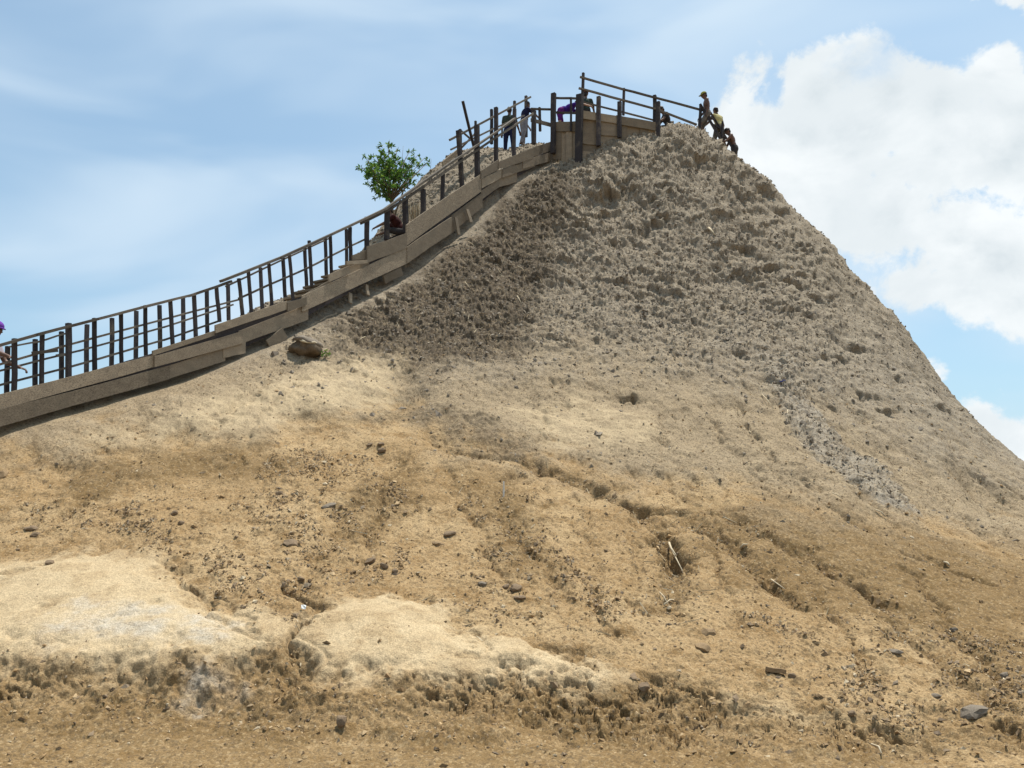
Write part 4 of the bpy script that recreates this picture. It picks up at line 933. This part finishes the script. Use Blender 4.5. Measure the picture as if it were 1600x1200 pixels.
ST = [(580, 880, 15, 'stone', 'leftmost and largest of three dark stones in a row on the tan slope', .7, 1.1), (600, 886, 12, 'stone', 'middle one of three dark stones in a row on the tan slope', .75, 1.0), (617, 894, 10, 'stone', 'rightmost and smallest of three dark stones in a row on the tan slope', .75, 1.0),
      (456, 850, 20, 'stone', 'dark flat stone on the gravel patch left of the three in a row', .45, 1.3), (515, 792, 17, 'stone_grey', 'flat grey stone lying at the upper edge of the gravel patch', .45, 1.3), (685, 851, 16, 'stone_tan', 'flat tan stone in the middle of the tan slope', .45, 1.3), (703, 835, 15, 'stone', 'dark angular stone just above the flat tan stone', .6, 1.2),
      (597, 705, 14, 'stone', 'dark stone near the crest of the tan dome, larger of a pair', .7, 1.1), (594, 695, 10, 'stone', 'small dark stone just above the larger one near the dome crest', .7, 1.1), (578, 697, 9, 'stone', 'small dark stone left of the pair near the dome crest', .6, 1.2),
      (1097, 1015, 20, 'stone_tan', 'smooth rounded reddish stone below the straw-filled gully', .62, 1.2), (1109, 990, 18, 'stone_tan', 'tan angular stone just above the rounded reddish one', .55, 1.3), (1006, 1076, 17, 'stone', 'boxy brown stone on the toe of the slope at centre right', .8, .95),
      (1521, 1115, 34, 'stone_grey', 'large flat dark slab of stone near the lower right corner', .35, 1.25), (1331, 1117, 11, 'stone', 'small dark round stone left of the large slab', .8, 1.0), (535, 1128, 19, 'stone', 'rounded brown stone at the foot of the crumbling bank', .85, .9),
      (4, 744, 20, 'stone_tan', 'pale stone cut off by the left edge of the picture', .6, 1.1), (76, 881, 12, 'stone', 'single dark stone on the upper edge of the left pale crust', .65, 1.1), (274, 804, 11, 'stone', 'upper one of two dark stones above the left pale crust', .75, 1.0), (284, 818, 9, 'stone', 'lower one of two dark stones above the left pale crust', .7, 1.1),
      (48, 827, 14, 'stone', 'flat dark stone near the left edge, upper of two', .5, 1.3), (55, 838, 11, 'stone', 'dark stone near the left edge, lower of two', .65, 1.1), (806, 919, 15, 'stone', 'dark reddish stone, rightmost of the cluster in the middle gravel', .75, 1.1), (792, 917, 12, 'stone', 'dark stone in the middle gravel, touching the reddish one', .7, 1.1), (755, 915, 12, 'stone_grey', 'grey stone in the middle gravel, left of the dark pair', .6, 1.2), (812, 935, 14, 'stone', 'flat dark stone just below the reddish one in the middle gravel', .5, 1.3),
      (436, 772, 10, 'stone', 'dark stone above the left gravel patch below the brown stain', .7, 1.1), (1237, 1056, 10, 'stone', 'small brown stone at the right end of the timber offcut', .7, 1.0), (470, 908, 9, 'stone', 'dark stone at the head of the cracked gully in the pale crust', .7, 1.1),
      (1490, 985, 11, 'stone_grey', 'grey stone alone on the lower right slope', .6, 1.2), (1400, 1020, 14, 'stone_grey', 'grey flat stone in the gravel at lower right', .5, 1.3), (1570, 1058, 11, 'stone_grey', 'small blue-grey stone above the large dark slab', .6, 1.2), (1462, 1088, 14, 'stone_grey', 'flat grey stone left of and above the large dark slab', .45, 1.3)]
for u, v, px, mt, lb, fl, sx in ST: stone(u, v, px, mt, lb, fl, sx)
def stick(u0, v0, u1, v1, w, label, mat='straw', cat='stick', name='dry_stick', lift=.02, group=None):
    a, n0 = surf_hit(u0, v0); b, n1 = surf_hit(u1, v1); V = []; Fc = []
    A = Vector(tuple(map(float, a+n0*lift))); B = Vector(tuple(map(float, b+n1*lift))); m = A.lerp(B, .5)+Vector((random.uniform(-.02, .02), 0, random.uniform(0, .03)))
    tube(V, Fc, [A, m, B], [w, w*.9, w*.6], 5); o = mesh_obj(name, V, Fc, M[mat], None, True); return tag(o, label, cat, group)
SK = [(1046, 850, 1058, 872, .016, 'thick pale stick at the top of the straw-filled gully'), (1052, 868, 1068, 896, .010, 'long thin pale stick lower in the straw-filled gully'), (1036, 948, 1054, 939, .010, 'bent pale twig at the lower end of the straw-filled gully'), (1030, 930, 1044, 950, .007, 'brown twig among the litter at the lower end of the gully'),
      (1205, 908, 1226, 925, .010, 'pale twig hanging out of the dark hole on the right slope'), (1128, 810, 1153, 821, .009, 'straight pale straw left of the dark hole on the right slope'), (1190, 617, 1208, 641, .010, 'pale stick at the top of the grey flaky slide'), (1229, 642, 1231, 655, .009, 'short upright pale twig in the grey flaky slide'), (1367, 799, 1384, 811, .010, 'pale straw at the foot of the grey flaky slide'),
      (1107, 357, 1116, 369, .035, 'short pale board stuck in the upper grey slope'), (808, 419, 820, 428, .012, 'pale stick on the dark debris, upper of two at its right edge'), (808, 465, 816, 477, .011, 'pale stick on the dark debris, lower of two at its right edge'), (732, 379, 741, 387, .011, 'pale stick on the dark debris just below the upper stairs'), (726, 443, 736, 453, .010, 'pale stick in the middle of the dark debris'), (559, 538, 571, 528, .013, 'pale stick near the lower left end of the dark debris'), (1168, 539, 1174, 531, .012, 'short pale twig alone on the grey slope right of centre'),
      (1360, 1166, 1378, 1182, .009, 'pale twig on the ground at lower right'), (1158, 859, 1168, 853, .016, 'short stubby pale stick between the two right gullies'), (1475, 882, 1484, 886, .018, 'small whitish piece of wood in the crack at far right'), (1300, 772, 1318, 783, .009, 'thin pale straw just left of the grey flaky slide'), (500, 555, 512, 546, .010, 'pale twig just right of the torn sack')]
for a in SK: stick(*a)
p0, n0 = surf_hit(787, 776)
tag(prism('white_peg', p0+np.array([0, 0, -.04]), p0+np.array([.0, -.03, .21]), .018, .018, simple('white_plastic', (.72, .70, .66), (.6, .57, .5), 9, .5, .4)), 'thin white peg standing upright in a hole on the tan slope', 'peg')
a, n0 = surf_hit(1198, 1050); b, n1 = surf_hit(1227, 1055)
tag(prism('timber_offcut', a+n0*.03, b+n1*.03, .055, .04, M['stone_tan'], None, jit=.006), 'short brown timber offcut lying on the lower slope', 'wood')
p0, n0 = surf_hit(1224, 599)
def scrap(u, v, px, col, name, label):
    p, n = surf_hit(u, v); d = np.linalg.norm(p); s = px/F*d; T = np.cross(n, [1, 0, .2]); T /= np.linalg.norm(T); B = np.cross(n, T); rnd = random.Random(u); V = []
    for i in range(4):
        for j in range(4): V.append(p+T*(i/3-.5)*s+B*(j/3-.5)*s+n*(.02+rnd.uniform(0, .35)*s))
    Fc = [(i*4+j, i*4+j+1, i*4+j+5, i*4+j+4) for i in range(3) for j in range(3)]
    o = mesh_obj(name, V, Fc, simple(name, col, tuple(c*.7 for c in col), 20, .4, .4)); sol = o.modifiers.new('thickness', 'SOLIDIFY'); sol.thickness = .004; return tag(o, label, 'litter')
scrap(1224, 599, 7, (.04, .05, .20), 'blue_scrap', 'small blue plastic scrap at the top of the grey flaky slide')
scrap(473, 953, 7, (.6, .6, .58), 'white_scrap', 'small crumpled white scrap in the cracked gully of the pale crust')

# torn sack of mud below the stairway
def build_sack():
    p, n = surf_hit(478, 556); d = np.linalg.norm(p); s = 21/F*d
    o = empty('torn_sack', p, 'torn brown sack of hardened mud slumped on the slope below the stairs', 'sack')
    rnd = random.Random(3); V = []; Fc = []; m, k = 26, 16
    def shape(th, f):
        c = math.cos(f); x = math.cos(th)*c; yy = math.sin(th)*c; z = math.sin(f)
        q = fbm(np.array([x*2+3+z]), np.array([yy*2+z*1.7]), 3, 9)[0]-.5
        k_ = 1+1.0*q-.22*max(z, 0)
        z = z*.95 if z > 0 else z*.55
        return Vector((x*1.12*k_+.18*z, yy*.8*k_, z*k_+.10*x*(-1)))
    for i in range(k):
        f = -math.pi/2+math.pi*i/(k-1)
        for j in range(m): V.append(shape(2*math.pi*j/m, f)*s+Vector(tuple(p))+Vector((0, 0, s*.38)))
    for i in range(k-1):
        for j in range(m): Fc.append((i*m+j, i*m+(j+1) % m, (i+1)*m+(j+1) % m, (i+1)*m+j))
    mesh_obj('mud_core', V, Fc, M['sack'], o, True)
    # torn rim of the sack running over the front
    RV = []; RF = []; pts = []
    for t in np.linspace(0, 1, 12):
        th = math.radians(195+t*150); f = math.radians(40-28*t+7*math.sin(t*9)); pts.append(shape(th, f)*s*1.03+Vector(tuple(p))+Vector((0, 0, s*.38)))
    tube(RV, RF, pts, [.020+.008*math.sin(i*1.7) for i in range(12)], 5); mesh_obj('torn_rim', RV, RF, M['sack_rim'], o, True)
    HV = []; HF = []; ellipsoid(HV, HF, Vector(tuple(p))+Vector((.10*s, .0*s, .72*s)), (Vector((1.1*s, 0, -.30*s)), Vector((0, .86*s, 0)), Vector((.1*s, 0, .52*s))), 18, 7, 8)
    for i, v in enumerate(HV): v += Vector((rnd.gauss(0, .03*s), rnd.gauss(0, .03*s), rnd.gauss(0, .04*s)))
    mesh_obj('lit_crust_top', HV, HF, M['clod'], o, True)  # crust cap in a lighter tone, paints the lit top over the core
build_sack()
# bundle of dry stalks behind the railing by the tree
def build_stalks():
    b = stair(648, 345, .75); o = empty('dry_stalks', b, 'bundle of dry grey stalks standing behind the railing right of the tree', 'plant'); rnd = random.Random(2); V = []; Fc = []
    for i in range(26):
        q = Vector(tuple(b))+Vector((rnd.uniform(-.17, .17), rnd.uniform(-.1, .1), 0)); tube(V, Fc, [q, q+Vector((rnd.gauss(0, .03), 0, rnd.uniform(.3, .5)))], [.014, .010], 5)
    mesh_obj('stalks', V, Fc, M['straw'], o)
build_stalks()
# fine straw litter
def straw_litter():
    wt = (front_side*(DEBRIS+.25*UPPER*CL+.6*GULL+.5*FLAKE)); w = wt.copy(); w[:12] = 0; w[-60:] = 0; w[:, 1058:] = 0
    cell = np.abs(np.gradient(RR))[:, None]*RR[:, None]; w = (w*cell).ravel(); w /= w.sum(); n = 1500
    idx = RNG.choice(len(w), n, p=w); P = np.stack([X2, Y2, Z2], -1).reshape(-1, 3)[idx]; Nn = NR2.reshape(-1, 3)[idx]
    T = np.cross(Nn, RNG.normal(0, 1, Nn.shape)); T /= np.linalg.norm(T, axis=1, keepdims=True); B = np.cross(Nn, T); L = RNG.uniform(.03, .11, n)[:, None]; w_ = RNG.uniform(.003, .006, n)[:, None]
    P = P+Nn*.015; a = P-T*L; b = P+T*L+Nn*RNG.uniform(-.01, .04, n)[:, None]
    V = np.stack([a+B*w_, a-B*w_, a+Nn*w_*1.5, b+B*w_, b-B*w_, b+Nn*w_*1.5], 1).reshape(-1, 3)
    f = np.array([[0, 1, 4], [0, 4, 3], [1, 2, 5], [1, 5, 4], [2, 0, 3], [2, 3, 5], [0, 2, 1], [3, 4, 5]]); Q = (f[None]+6*np.arange(n)[:, None, None]).reshape(-1, 3)
    tag(big_mesh('straw_litter', V, Q, M['straw']), 'fine dry straw scattered over the dark debris and gullies', 'straw', kind='stuff')
straw_litter()
